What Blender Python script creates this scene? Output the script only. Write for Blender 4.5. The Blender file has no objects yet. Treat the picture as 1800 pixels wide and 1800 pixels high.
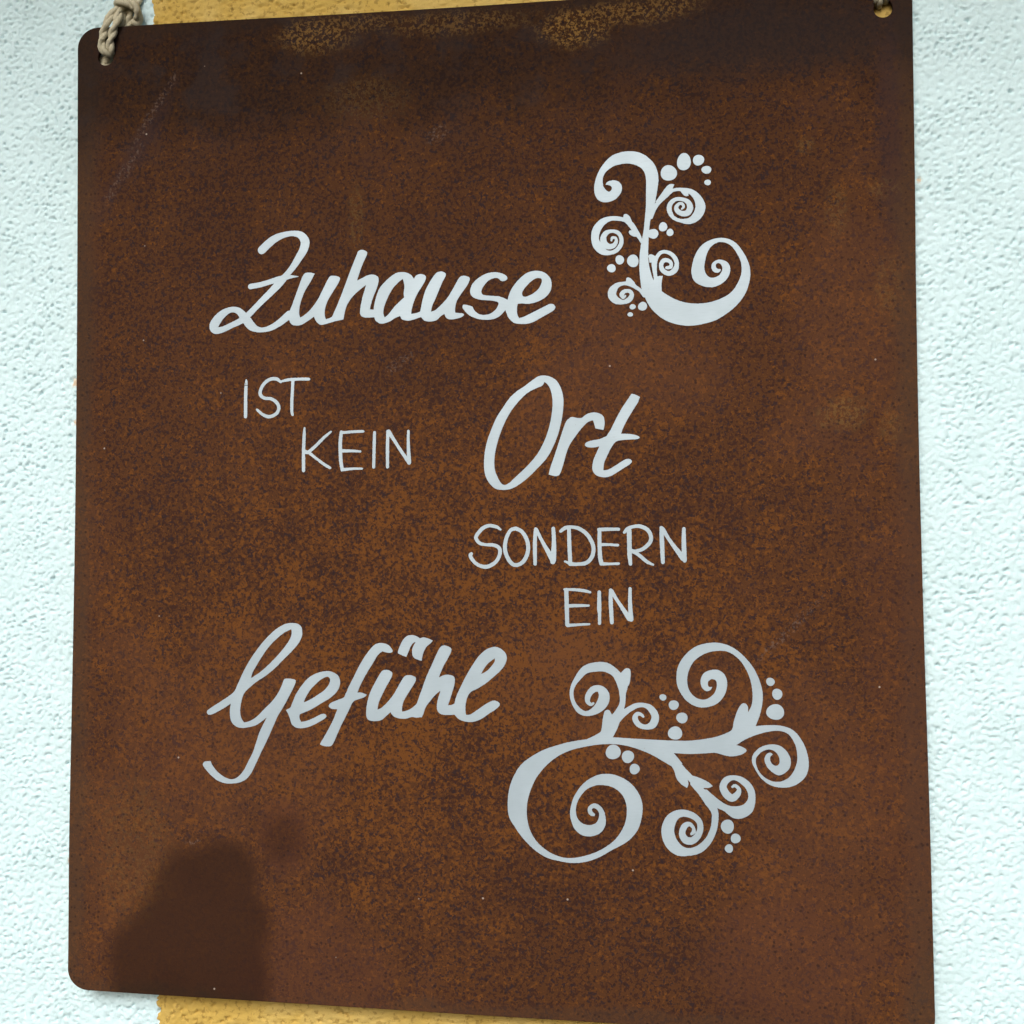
import bpy, math, random
import numpy as np
from mathutils import Vector, Matrix

# ------------------------------------------------------------------ camera, sky, sun, exposure
scene = bpy.context.scene
coll = scene.collection
ZC = 1.5                      # height of the sign's centre above the ground, metres
BASE = -0.2185                # sign's lower edge below its centre
WALL_Y = 0.0066               # wall face behind the sign's front face (front face lies at y = 0)
CAM_LOC = (0.07843, -0.47031, -0.02377)
CAM_ROT = (1.610757, 0.000884, 0.133075)
CAM_LENS = 39.000
cam_data = bpy.data.cameras.new("camera")
cam_data.sensor_width = 36.0
cam_data.lens = CAM_LENS
cam_data.clip_start = 0.01
cam_data.clip_end = 100.0
camera = bpy.data.objects.new("camera", cam_data)
coll.objects.link(camera)
camera.location = (CAM_LOC[0], CAM_LOC[1], CAM_LOC[2] + ZC)
camera.rotation_euler = CAM_ROT
scene.camera = camera

SUN_EL, SUN_AZ = math.radians(37), math.radians(-9)    # azimuth: to the left of straight out from the wall
sun_dir = Vector((math.sin(SUN_AZ) * math.cos(SUN_EL), -math.cos(SUN_AZ) * math.cos(SUN_EL), math.sin(SUN_EL)))
world = bpy.data.worlds.new("World")
scene.world = world
world.use_nodes = True
wn = world.node_tree.nodes
sky = wn.new("ShaderNodeTexSky")
sky.sky_type = 'NISHITA'
sky.sun_disc = False
sky.sun_elevation = SUN_EL
sky.sun_rotation = math.atan2(sun_dir.x, sun_dir.y)
sky.air_density = 1.0
sky.dust_density = 4.0
sky.ozone_density = 1.5
wn["Background"].inputs["Strength"].default_value = 0.13
world.node_tree.links.new(sky.outputs[0], wn["Background"].inputs[0])
sun_data = bpy.data.lights.new("sun", 'SUN')
sun_data.energy = 1.5
sun_data.angle = math.radians(28)
sun_data.color = (0.94, 0.995, 1.0)
sun = bpy.data.objects.new("sun", sun_data)
coll.objects.link(sun)
sun.location = (-1, -2, 4)
sun.rotation_euler = sun_dir.to_track_quat('Z', 'Y').to_euler()
scene.view_settings.view_transform = 'Standard'
scene.view_settings.look = 'None'
scene.view_settings.gamma = 1.0
scene.view_settings.use_curve_mapping = False
scene.view_settings.exposure = 0.35
scene.cycles.max_bounces = 4
scene.cycles.diffuse_bounces = 3
scene.cycles.glossy_bounces = 2

# ------------------------------------------------------------------ small node-graph helper
class Graph:
    def __init__(self, name):
        self.mat = bpy.data.materials.new(name)
        self.mat.use_nodes = True
        self.nt = self.mat.node_tree
        self.bsdf = self.nt.nodes["Principled BSDF"]
        tc = self.nt.nodes.new("ShaderNodeTexCoord")
        vm = self.nt.nodes.new("ShaderNodeVectorMath"); vm.operation = 'SCALE'
        vm.inputs["Scale"].default_value = 1000.0          # object coordinates in millimetres
        self.nt.links.new(tc.outputs["Object"], vm.inputs[0])
        self.p = vm.outputs[0]
        sep = self.nt.nodes.new("ShaderNodeSeparateXYZ")
        self.nt.links.new(self.p, sep.inputs[0])
        self.x, self.y, self.z = sep.outputs
    def put(self, sock, v):
        if isinstance(v, bpy.types.NodeSocket):
            self.nt.links.new(v, sock)
        else:
            sock.default_value = v
    def m(self, op, a, b=None, c=None, clamp=False):
        n = self.nt.nodes.new("ShaderNodeMath"); n.operation = op; n.use_clamp = clamp
        for i, v in enumerate((a, b, c)):
            if v is not None:
                self.put(n.inputs[i], v)
        return n.outputs[0]
    def add(self, a, b): return self.m('ADD', a, b)
    def sub(self, a, b): return self.m('SUBTRACT', a, b)
    def mul(self, a, b): return self.m('MULTIPLY', a, b)
    def mx(self, a, b): return self.m('MAXIMUM', a, b)
    def mn(self, a, b): return self.m('MINIMUM', a, b)
    def step(self, v, lo, hi):                             # smoothstep from 0 at lo to 1 at hi
        n = self.nt.nodes.new("ShaderNodeMapRange"); n.interpolation_type = 'SMOOTHSTEP'
        self.put(n.inputs["Value"], v)
        n.inputs["From Min"].default_value = min(lo, hi); n.inputs["From Max"].default_value = max(lo, hi)
        n.inputs["To Min"].default_value = 0.0 if lo < hi else 1.0
        n.inputs["To Max"].default_value = 1.0 if lo < hi else 0.0
        return n.outputs[0]
    def noise(self, scale, detail=3.0, rough=0.55, distort=0.0, off=(0, 0, 0), stretch=None, vec=None):
        mp = self.nt.nodes.new("ShaderNodeMapping")
        mp.inputs["Location"].default_value = off
        if stretch: mp.inputs["Scale"].default_value = stretch
        self.nt.links.new(vec or self.p, mp.inputs[0])
        n = self.nt.nodes.new("ShaderNodeTexNoise")
        n.inputs["Scale"].default_value = scale
        n.inputs["Detail"].default_value = detail
        n.inputs["Roughness"].default_value = rough
        n.inputs["Distortion"].default_value = distort
        self.nt.links.new(mp.outputs[0], n.inputs["Vector"])
        return n.outputs["Fac"]
    def voronoi(self, scale, off=(0, 0, 0), rnd=1.0):
        mp = self.nt.nodes.new("ShaderNodeMapping"); mp.inputs["Location"].default_value = off
        self.nt.links.new(self.p, mp.inputs[0])
        n = self.nt.nodes.new("ShaderNodeTexVoronoi")
        n.inputs["Scale"].default_value = scale
        n.inputs["Randomness"].default_value = rnd
        self.nt.links.new(mp.outputs[0], n.inputs["Vector"])
        return n.outputs["Distance"], n.outputs["Color"]
    def mix(self, f, a, b, blend='MIX'):
        n = self.nt.nodes.new("ShaderNodeMix"); n.data_type = 'RGBA'; n.blend_type = blend
        self.put(n.inputs[0], f)
        for s, v in ((n.inputs[6], a), (n.inputs[7], b)):
            self.put(s, v if isinstance(v, bpy.types.NodeSocket) else (*v, 1.0))
        return n.outputs[2]
    def blob(self, cx, cz, rx, rz, rot=0.0):               # 1 at the centre, 0 on the ellipse, below outside
        mp = self.nt.nodes.new("ShaderNodeMapping"); mp.vector_type = 'TEXTURE'
        mp.inputs["Location"].default_value = (cx, 0, cz)
        mp.inputs["Rotation"].default_value = (0, -rot, 0)
        mp.inputs["Scale"].default_value = (rx, 1000, rz)
        self.nt.links.new(self.p, mp.inputs[0])
        n = self.nt.nodes.new("ShaderNodeVectorMath"); n.operation = 'LENGTH'
        self.nt.links.new(mp.outputs[0], n.inputs[0])
        return self.sub(1.0, n.outputs["Value"])
    def dist(self, cx, cz):
        n = self.nt.nodes.new("ShaderNodeVectorMath"); n.operation = 'DISTANCE'
        self.nt.links.new(self.p, n.inputs[0]); n.inputs[1].default_value = (cx, 0, cz)
        return n.outputs["Value"]
    def bump(self, height, distance, strength=1.0, normal=None):
        n = self.nt.nodes.new("ShaderNodeBump")
        n.inputs["Strength"].default_value = strength
        n.inputs["Distance"].default_value = distance
        self.put(n.inputs["Height"], height)
        if normal: self.nt.links.new(normal, n.inputs["Normal"])
        return n.outputs[0]
    def set(self, **kw):
        for k, v in kw.items():
            s = self.bsdf.inputs[k.replace("_", " ")]
            if isinstance(v, tuple) and len(v) == 3: v = (*v, 1.0)
            self.put(s, v)

# ------------------------------------------------------------------ materials
def rust_material():
    g = Graph("weathered_rust")
    warp = g.sub(g.noise(0.05, 3, 0.6, off=(31, 7, 5)), 0.5)
    warp_fine = g.sub(g.noise(0.22, 4, 0.65, off=(3, 17, 55)), 0.5)
    big = g.noise(0.012, 3, 0.5, off=(120, 40, 8))
    mid = g.noise(0.06, 4, 0.6, off=(20, 4, 80))
    grain = g.noise(0.43, 3, 0.70, 0.2, off=(9, 2, 4))
    grain2 = g.noise(0.57, 3, 0.70, 0.3, off=(70, 12, 41))
    fine = g.noise(1.1, 2, 0.6, off=(5, 50, 21))
    # --- marks with a shape of their own
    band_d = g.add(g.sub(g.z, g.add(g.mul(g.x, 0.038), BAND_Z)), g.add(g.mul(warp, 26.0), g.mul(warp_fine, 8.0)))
    band = g.add(g.mul(g.step(band_d, -95.0, 10.0), 0.25), g.mul(g.add(g.step(band_d, -26.0, 24.0), g.step(band_d, -10.0, 11.0)), 0.375))  # widest soft step paints the dimmer light higher up into the rust
    damp = None
    for cx, cz, r in DAMP:
        d = g.sub(r, g.dist(cx, cz))
        damp = d if damp is None else g.m('SMOOTH_MAX', damp, d, 9.0)
    blot = g.step(g.add(g.blob(*BLOT), g.mul(warp_fine, 0.8)), -0.2, 0.75)
    damp = g.step(g.add(damp, g.add(g.mul(warp, 6.0), g.mul(warp_fine, 3.5))), -5.0, 6.5)
    red = None
    for cx, cz, rx, rz, k in RED:
        b = g.mul(g.step(g.add(g.blob(cx, cz, rx, rz), g.mul(warp, 0.9)), -0.05, 0.5), k)
        red = b if red is None else g.mx(red, b)
    och = None
    for cx, cz, rx, rz, k in OCHRE:
        b = g.mul(g.step(g.add(g.blob(cx, cz, rx, rz), g.mul(warp_fine, 1.1)), -0.25, 0.55), k)
        och = b if och is None else g.mx(och, b)
    # distance to the rim (rounded rectangle, slightly uneven)
    rim_x = g.sub(183.5, g.m('ABSOLUTE', g.add(g.x, 0.5)))
    rim_z = g.sub(216.0, g.m('ABSOLUTE', g.z))
    rim_n = g.add(g.mul(warp_fine, 5.0), g.mul(warp, 12.0))
    rim = g.mx(g.step(g.add(rim_x, rim_n), 15.0, 3.0), g.mul(g.step(g.add(rim_z, rim_n), 7.0, 1.0), 0.8))
    calm = g.mx(g.mul(rim, 0.75), g.mx(g.mul(red, 0.7), g.mul(damp, 0.88)))
    calm = g.mx(calm, g.mul(g.step(g.add(big, g.mul(warp_fine, 0.25)), 0.52, 0.66), 0.4))
    # --- colour
    brown, orange, plum = (0.073, 0.0278, 0.0105), (0.127, 0.0455, 0.0105), (0.035, 0.0142, 0.0102)
    orange_bias = g.sub(g.mul(g.step(g.blob(*ORANGE_AREA), -0.1, 0.8), 0.26), 0.16)
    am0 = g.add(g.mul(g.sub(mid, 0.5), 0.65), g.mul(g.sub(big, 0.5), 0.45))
    am = g.add(am0, orange_bias)
    f_or = g.step(g.add(grain, g.mul(am, 0.5)), 0.46, 0.60)
    col = g.mix(f_or, brown, orange)
    col = g.mix(g.mul(g.step(fine, 0.56, 0.75), 0.55), col, (0.155, 0.060, 0.019))
    f_pl = g.step(g.sub(grain2, g.mul(am0, 0.36)), 0.52, 0.585)
    col = g.mix(g.mul(f_pl, 0.85), col, plum)
    f_dk = g.step(g.noise(0.54, 3, 0.62, off=(44, 3, 9)), 0.575, 0.635)
    col = g.mix(g.mul(f_dk, 0.92), col, (0.028, 0.0155, 0.0155))
    col = g.mix(g.mul(g.step(g.noise(0.5, 2, 0.5, off=(8, 88, 3)), 0.66, 0.76), 0.4), col, (0.155, 0.058, 0.03))
    calm_col = g.mix(g.step(big, 0.35, 0.7), (0.073, 0.0290, 0.0150), (0.083, 0.0345, 0.0185))
    calm_col = g.mix(g.mul(rim, 0.8), calm_col, (0.058, 0.0335, 0.0190))
    calm_col = g.mix(g.mul(red, 0.8), calm_col, (0.088, 0.033, 0.019))
    col = g.mix(g.mul(calm, 0.85), col, calm_col)
    # wide, faint mottling of the patina
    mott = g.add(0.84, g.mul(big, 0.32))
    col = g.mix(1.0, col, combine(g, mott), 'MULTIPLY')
    # dark weathered band under the upper edge, with bluish scale and painted-in light falloff
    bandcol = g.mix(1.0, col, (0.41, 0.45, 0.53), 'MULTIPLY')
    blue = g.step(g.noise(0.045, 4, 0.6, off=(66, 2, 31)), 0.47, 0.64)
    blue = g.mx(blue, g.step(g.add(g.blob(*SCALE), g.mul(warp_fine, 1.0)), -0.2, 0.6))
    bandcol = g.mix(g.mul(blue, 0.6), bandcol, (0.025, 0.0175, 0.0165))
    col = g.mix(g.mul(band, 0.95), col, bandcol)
    # loose ochre rust
    f_oc = g.mul(och, g.step(g.add(grain2, g.mul(g.sub(fine, 0.5), 0.35)), 0.47, 0.58))
    col = g.mix(g.mul(f_oc, 0.85), col, (0.20, 0.105, 0.028))
    # damp mark
    dampcol = g.mix(1.0, col, (0.46, 0.455, 0.46), 'MULTIPLY')
    col = g.mix(g.mx(damp, g.mul(blot, 0.72)), col, dampcol)
    # violet heat scale in a long slanting smear
    smear = g.mul(g.mx(g.step(g.add(g.blob(*SMEAR), g.mul(warp_fine, 1.3)), -0.1, 0.9), g.step(g.add(g.blob(*EDGE_RUN), g.mul(warp_fine, 1.5)), -0.1, 0.8)), 0.5)
    col = g.mix(smear, col, (0.034, 0.0185, 0.0185))
    # pits and pale flecks
    vd, vc = g.voronoi(0.46, off=(2, 0, 9))
    sepc = g.nt.nodes.new("ShaderNodeSeparateColor"); g.nt.links.new(vc, sepc.inputs[0])
    pit = g.mul(g.step(vd, 0.34, 0.18), g.step(sepc.outputs[0], 0.52, 0.6))
    pit = g.mul(pit, g.sub(1.0, g.mul(damp, 0.8)))
    col = g.mix(g.mul(pit, 0.62), col, (0.020, 0.011, 0.009))
    vd2, vc2 = g.voronoi(0.11, off=(6, 0, 2))
    sep2 = g.nt.nodes.new("ShaderNodeSeparateColor"); g.nt.links.new(vc2, sep2.inputs[0])
    fleck = g.mul(g.step(vd2, 0.062, 0.03), g.step(sep2.outputs[0], 0.90, 0.93))
    col = g.mix(g.mul(fleck, 0.75), col, (0.42, 0.33, 0.27))
    # pale scratches
    scr = None
    for cx, cz, rx, rz, rot in SCRATCH:
        b = g.step(g.add(g.blob(cx, cz, rx, rz, rot), g.mul(warp_fine, 1.2)), 0.0, 0.6)
        scr = b if scr is None else g.mx(scr, b)
    f_sc = g.mul(scr, g.step(g.noise(0.7, 3, 0.7, off=(1, 60, 9)), 0.50, 0.62))
    col = g.mix(g.mul(f_sc, 0.5), col, (0.15, 0.095, 0.07))
    h = g.add(g.mul(grain2, 0.6), g.mul(fine, 0.4))
    rough = g.add(0.68, g.mul(grain, 0.2))
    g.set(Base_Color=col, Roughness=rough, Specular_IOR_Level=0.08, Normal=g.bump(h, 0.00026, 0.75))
    return g.mat

def combine(g, v):
    n = g.nt.nodes.new("ShaderNodeCombineColor")
    for i in range(3): g.nt.links.new(v, n.inputs[i])
    return n.outputs[0]

def lettering_material():
    g = Graph("bare_steel_lettering")
    brush = g.noise(0.9, 3, 0.6, stretch=(0.25, 1.0, 2.6))
    patch = g.noise(0.05, 3, 0.5, off=(4, 4, 4))
    col = g.mix(g.step(patch, 0.35, 0.68), (0.35, 0.425, 0.475), (0.395, 0.475, 0.53))
    col = g.mix(g.mul(g.step(brush, 0.5, 0.7), 0.25), col, (0.30, 0.37, 0.415))
    speck = g.step(g.noise(0.8, 3, 0.6, off=(12, 7, 0)), 0.70, 0.76)
    col = g.mix(g.mul(speck, 0.5), col, (0.24, 0.19, 0.16))
    g.set(Base_Color=col, Metallic=0.17, Roughness=g.add(0.38, g.mul(brush, 0.2)), Normal=g.bump(brush, 0.00006, 0.4))
    return g.mat

def wall_material():
    g = Graph("rough_plaster_paint")
    lump = g.noise(0.28, 3, 0.55)
    fine = g.noise(1.15, 4, 0.68, off=(9, 9, 9))
    dirt = g.noise(0.03, 4, 0.6, off=(3, 30, 12))
    grime_shade = g.noise(0.38, 4, 0.65, off=(13, 3, 2))
    white = g.mix(g.step(dirt, 0.42, 0.7), (0.62, 0.79, 0.82), (0.59, 0.76, 0.785))
    white = g.mix(g.mul(g.step(grime_shade, 0.62, 0.74), 0.35), white, (0.48, 0.62, 0.58))
    yellow = g.mix(g.step(g.noise(0.05, 3, 0.5, off=(8, 1, 1)), 0.38, 0.66), (0.54, 0.36, 0.085), (0.58, 0.41, 0.125))
    yellow = g.mix(g.mul(g.step(grime_shade, 0.54, 0.62), 0.68), yellow, (0.28, 0.175, 0.042))  # dark brown specks painted for shade in the yellow plaster's pits
    wob = g.add(g.mul(g.sub(lump, 0.5), 5.0), g.mul(g.sub(fine, 0.5), 1.5))
    left = g.step(g.add(g.sub(g.add(g.x, g.mul(g.z, 0.0128)), YELLOW_LEFT - 0.45), wob), -0.15, 0.15)
    right = g.step(g.add(g.sub(YELLOW_RIGHT, g.x), wob), -0.15, 0.15)
    painted = g.mul(left, right)
    col = g.mix(painted, white, yellow)
    # rust water that ran off the sign's left edge
    stain = None
    for cx, cz, rx, rz in WALL_RUST:
        b = g.step(g.add(g.blob(cx, cz, rx, rz), g.mul(g.sub(fine, 0.5), 2.0)), -0.1, 0.8)
        stain = b if stain is None else g.mx(stain, b)
    col = g.mix(g.mul(stain, 0.7), col, (0.62, 0.36, 0.15))
    h = g.add(g.mul(fine, 0.6), g.mul(lump, 0.4))
    g.set(Base_Color=col, Roughness=0.85, Specular_IOR_Level=0.25, Normal=g.bump(h, 0.0007, 0.55))
    return g.mat

def twine_material():
    g = Graph("weathered_paper_twine")
    f = g.noise(1.6, 4, 0.65, stretch=(2.0, 2.0, 0.6))
    col = g.mix(g.step(f, 0.35, 0.7), (0.46, 0.415, 0.29), (0.60, 0.555, 0.41))
    col = g.mix(g.mul(g.step(g.noise(0.25, 3, 0.5, off=(3, 3, 3)), 0.5, 0.7), 0.4), col, (0.40, 0.37, 0.25))
    g.set(Base_Color=col, Roughness=0.8, Specular_IOR_Level=0.2, Normal=g.bump(f, 0.0004, 0.5))
    return g.mat

def steel_material():
    g = Graph("galvanised_steel")
    f = g.noise(0.8, 3, 0.6)
    g.set(Base_Color=g.mix(f, (0.32, 0.33, 0.34), (0.46, 0.47, 0.48)), Metallic=0.9, Roughness=0.45)
    return g.mat

# marks on the sign and the wall, millimetres from the sign's centre
BAND_Z = 172.0
ORANGE_AREA = (-8.0, -62.0, 185.0, 150.0)      # ellipse in which the rust leans more to orange
DAMP = [(-111.48, -162.95, 16.5), (-126.28, -170.16, 19), (-109.97, -184.25, 20.5), (-131.3, -190.08, 24), (-140.62, -202.81, 24), (-120.11, -209.19, 29), (-111.11, -200.2, 19), (-150.17, -219.29, 14), (-109.62, -219.64, 16)]
SCALE = (127.06, 193.88, 78.0, 21.0)
BLOT = (-85.26, -146.34, 14.5, 15.5)
EDGE_RUN = (173.28, 152.49, 7.0, 62.0)
SMEAR = (-157.11, 159.86, 48.0, 6.5, 1.0)
RED = [(-84.49, -146.56, 17, 22, 1.0), (-68.81, -200.64, 42, 38, 0.7), (130.01, -188.92, 44, 46, 0.75), (176.18, -86.68, 22, 120, 0.5), (-136.97, -112.17, 20, 26, 0.4)]
OCHRE = [(-72.69, 208.68, 18, 9, 0.8), (-55.74, 212.74, 26, 5, 0.55), (-9.5, 210.21, 36, 6, 0.5), (42.97, 204.75, 16, 9, 1.0), (65.03, 209.79, 30, 6, 0.7), (79.59, 212.29, 20, 4, 0.6), (155.33, 35.47, 9, 8, 0.5), (146.17, 33.27, 6, 5, 0.4), (151.8, 119.97, 5, 12, 0.35), (171.35, 128.68, 7, 5, 0.4), (171.93, 88.23, 6, 14, 0.3), (172.24, 29.3, 5, 8, 0.35), (139.42, 148.22, 4, 4, 0.4),
         (-54.01, 124.95, 4, 16, 0.35), (40.5, 201.91, 9, 7, 1.0), (-153.72, -152.56, 20, 34, 0.25), (-50.39, 178.28, 22, 12, 0.25)]
SCRATCH = [(-148.62, 178.56, 26, 2.8, 1.0), (-163.25, 149.14, 22, 3.2, 1.0), (130.29, -54.84, 24, 2.8, 0.80), (-17.04, 161.21, 8, 5, 0.5), (-34.55, 60.11, 10, 3, 0.6), (-125.99, -149.15, 5, 2, 0.2)]
YELLOW_LEFT = -148.55
YELLOW_RIGHT = 180.14
WALL_RUST = [(-188.51, 56.48, 1.8, 3.0), (-188.5, 38.07, 1.2, 1.6), (-188.89, -162.26, 1.6, 2.2), (-188.48, -204.08, 1.2, 1.6), (185.97, 132.55, 1.3, 1.8), (-188.71, -173.18, 1.2, 1.6)]

MAT_RUST = rust_material()
MAT_LETTER = lettering_material()
MAT_WALL = wall_material()
MAT_TWINE = twine_material()
MAT_STEEL = steel_material()

# ------------------------------------------------------------------ object helpers
def link(name, data, mat=None, parent=None, loc=(0, 0, 0)):
    o = bpy.data.objects.new(name, data)
    coll.objects.link(o)
    o.location = loc
    if parent is not None: o.parent = parent
    if mat is not None: data.materials.append(mat)
    return o

def mesh_from(name, verts, faces, smooth=False):
    me = bpy.data.meshes.new(name)
    me.from_pydata(verts, [], faces)
    me.update()
    if smooth:
        me.polygons.foreach_set("use_smooth", [True] * len(me.polygons))
    return me

def filled_mesh(name, loops, y_front, thickness, bevel=0.0):
    """Plate of the given outline (loops in millimetres, holes by even-odd), front face at y_front."""
    cu = bpy.data.curves.new(name, 'CURVE')
    cu.dimensions = '2D'
    cu.fill_mode = 'BOTH'
    cu.extrude = thickness / 2 - bevel
    cu.bevel_depth = bevel
    cu.bevel_resolution = 2
    cu.offset = -bevel
    for lp in loops:
        sp = cu.splines.new('POLY')
        sp.points.add(len(lp) - 1)
        sp.use_cyclic_u = True
        for q, (x, z) in zip(sp.points, lp):
            q.co = (x / 1000, z / 1000, 0, 1)
    ob = bpy.data.objects.new(name, cu)
    coll.objects.link(ob)
    dg = bpy.context.evaluated_depsgraph_get()
    me = bpy.data.meshes.new_from_object(ob.evaluated_get(dg))
    bpy.data.objects.remove(ob)
    # curve plane XY -> XZ, front (+Z of the curve) towards -Y
    me.transform(Matrix(((1, 0, 0, 0), (0, 0, -1, y_front + thickness / 2), (0, 1, 0, 0), (0, 0, 0, 1))))
    me.name = name
    me.materials.clear()
    return me

# ------------------------------------------------------------------ the plastered wall
def plaster_wall():
    fine = 0.66
    n = 1400                                             # periodic noise tile
    def band(lo, hi, seed):
        r = np.random.default_rng(seed).standard_normal((n, n))
        f = np.fft.fftfreq(n, d=fine)
        k = np.hypot(f[:, None], f[None, :]) + 1e-9
        w = np.exp(-(np.log(k * math.sqrt(lo * hi)) / (0.5 * math.log(hi / lo))) ** 2)
        o = np.fft.ifft2(np.fft.fft2(r) * w).real
        return o / o.std()
    a, b, c, d = band(3.0, 6.5, 1), band(1.8, 3.4, 2), band(1.3, 2.0, 3), band(20, 60, 4)
    s = 0.70 * a + 0.60 * b
    lumps = np.where(s > -0.45, -0.45 + (s + 0.45) * 0.26, s)           # flattened tops, sharper hollows
    lumps = np.maximum(lumps, -2.4)
    e = 0.75 * band(1.8, 3.6, 5) + 0.30 * band(3.5, 9.0, 6) + 0.35 * c
    chips = np.clip((e - 0.72) * 1.3, 0, 0.9) * np.clip(0.75 - 0.35 * a + 0.25 * d, 0.1, 1.5)      # small sharp pits where grains tore out
    height = 0.27 * lumps + 0.045 * c + 0.10 * d - 1.35 * chips
    def axis(dense):
        i = np.arange(-620, 621)
        x = i * fine
        keep = np.ones(len(i), bool)
        odd = (i % 2) != 0
        keep[odd & ~dense(x)] = False
        i = i[keep]
        far = np.geomspace(620 * fine, 1400, 14)[1:]
        xs = np.concatenate([-far[::-1], i * fine, far])
        idx = np.concatenate([np.zeros(len(far), int), i, np.zeros(len(far), int)])
        live = np.concatenate([np.zeros(len(far)), np.ones(len(i)), np.zeros(len(far))])
        return xs, idx, live
    xs, ix, lx = axis(lambda x: ((x > -260) & (x < -120)) | ((x > 150) & (x < 290)))
    zs, iz, lz = axis(lambda z: np.abs(z) < 260)
    y = height[np.ix_(iz % n, ix % n)] * lz[:, None] * lx[None, :]
    nx, nz = len(xs), len(zs)
    X, Z = np.meshgrid(xs / 1000, zs / 1000)
    Y = WALL_Y - 0.0066 * np.clip(X, -0.3, 0.3) - 0.012 * np.clip(Z, -0.3, 0.3) - y / 1000     # the sign hangs a little askew to the wall
    co = np.stack([X, Y, Z], -1).reshape(-1, 3)
    g = np.arange(nx * nz).reshape(nz, nx)
    quads = np.stack([g[:-1, :-1], g[:-1, 1:], g[1:, 1:], g[1:, :-1]], -1).reshape(-1, 4)
    ring = np.concatenate([g[0, :-1], g[:-1, -1], g[-1, :0:-1], g[:0:-1, 0]])
    back = co[ring].copy(); back[:, 1] = 0.25
    bi = len(co) + np.arange(len(ring))
    side = np.stack([ring, bi, np.roll(bi, -1), np.roll(ring, -1)], -1)
    co = np.concatenate([co, back])
    quads = np.concatenate([quads, side])
    me = bpy.data.meshes.new("wall")
    me.vertices.add(len(co)); me.vertices.foreach_set("co", co.astype(np.float32).ravel())
    me.loops.add(quads.size); me.loops.foreach_set("vertex_index", quads.astype(np.int32).ravel())
    me.polygons.add(len(quads))
    me.polygons.foreach_set("loop_start", np.arange(0, quads.size, 4, dtype=np.int32))
    me.polygons.foreach_set("loop_total", np.full(len(quads), 4, dtype=np.int32))
    sm = np.ones(len(quads), bool); sm[-len(side):] = False
    me.polygons.foreach_set("use_smooth", sm)
    me.update(calc_edges=True)
    return me
wall = link("wall", plaster_wall(), MAT_WALL, None, (0, 0, ZC))
wall["kind"] = "structure"
wall["label"] = "rough white plastered wall with a broad yellow painted stripe"

# ------------------------------------------------------------------ added overhang, unseen above the picture, put there to shade the upper wall
def shade_overhang_mesh():
    prof = [(0.012, -0.02), (-OVERHANG_OUT, -0.02), (-OVERHANG_OUT, 0.10), (0.012, 0.22)]
    v = [(x, y, z) for x in (-1.4, 1.4) for y, z in prof]
    n = len(prof)
    f = [tuple(range(n)), tuple(range(2 * n - 1, n - 1, -1))] + [((i + 1) % n, i, n + i, n + (i + 1) % n) for i in range(n)]
    return mesh_from("added_shade_overhang", v, f)
OVERHANG_OUT, OVERHANG_Z = 0.42, 0.565
overhang_g = Graph("shade_overhang_paint")
overhang_g.set(Base_Color=overhang_g.mix(overhang_g.noise(0.02, 3), (0.42, 0.40, 0.36), (0.50, 0.48, 0.44)), Roughness=0.7)
shade_overhang = link("added_shade_overhang", shade_overhang_mesh(), overhang_g.mat, None, (0, 0, ZC + OVERHANG_Z))
shade_overhang["kind"] = "structure"

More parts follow.
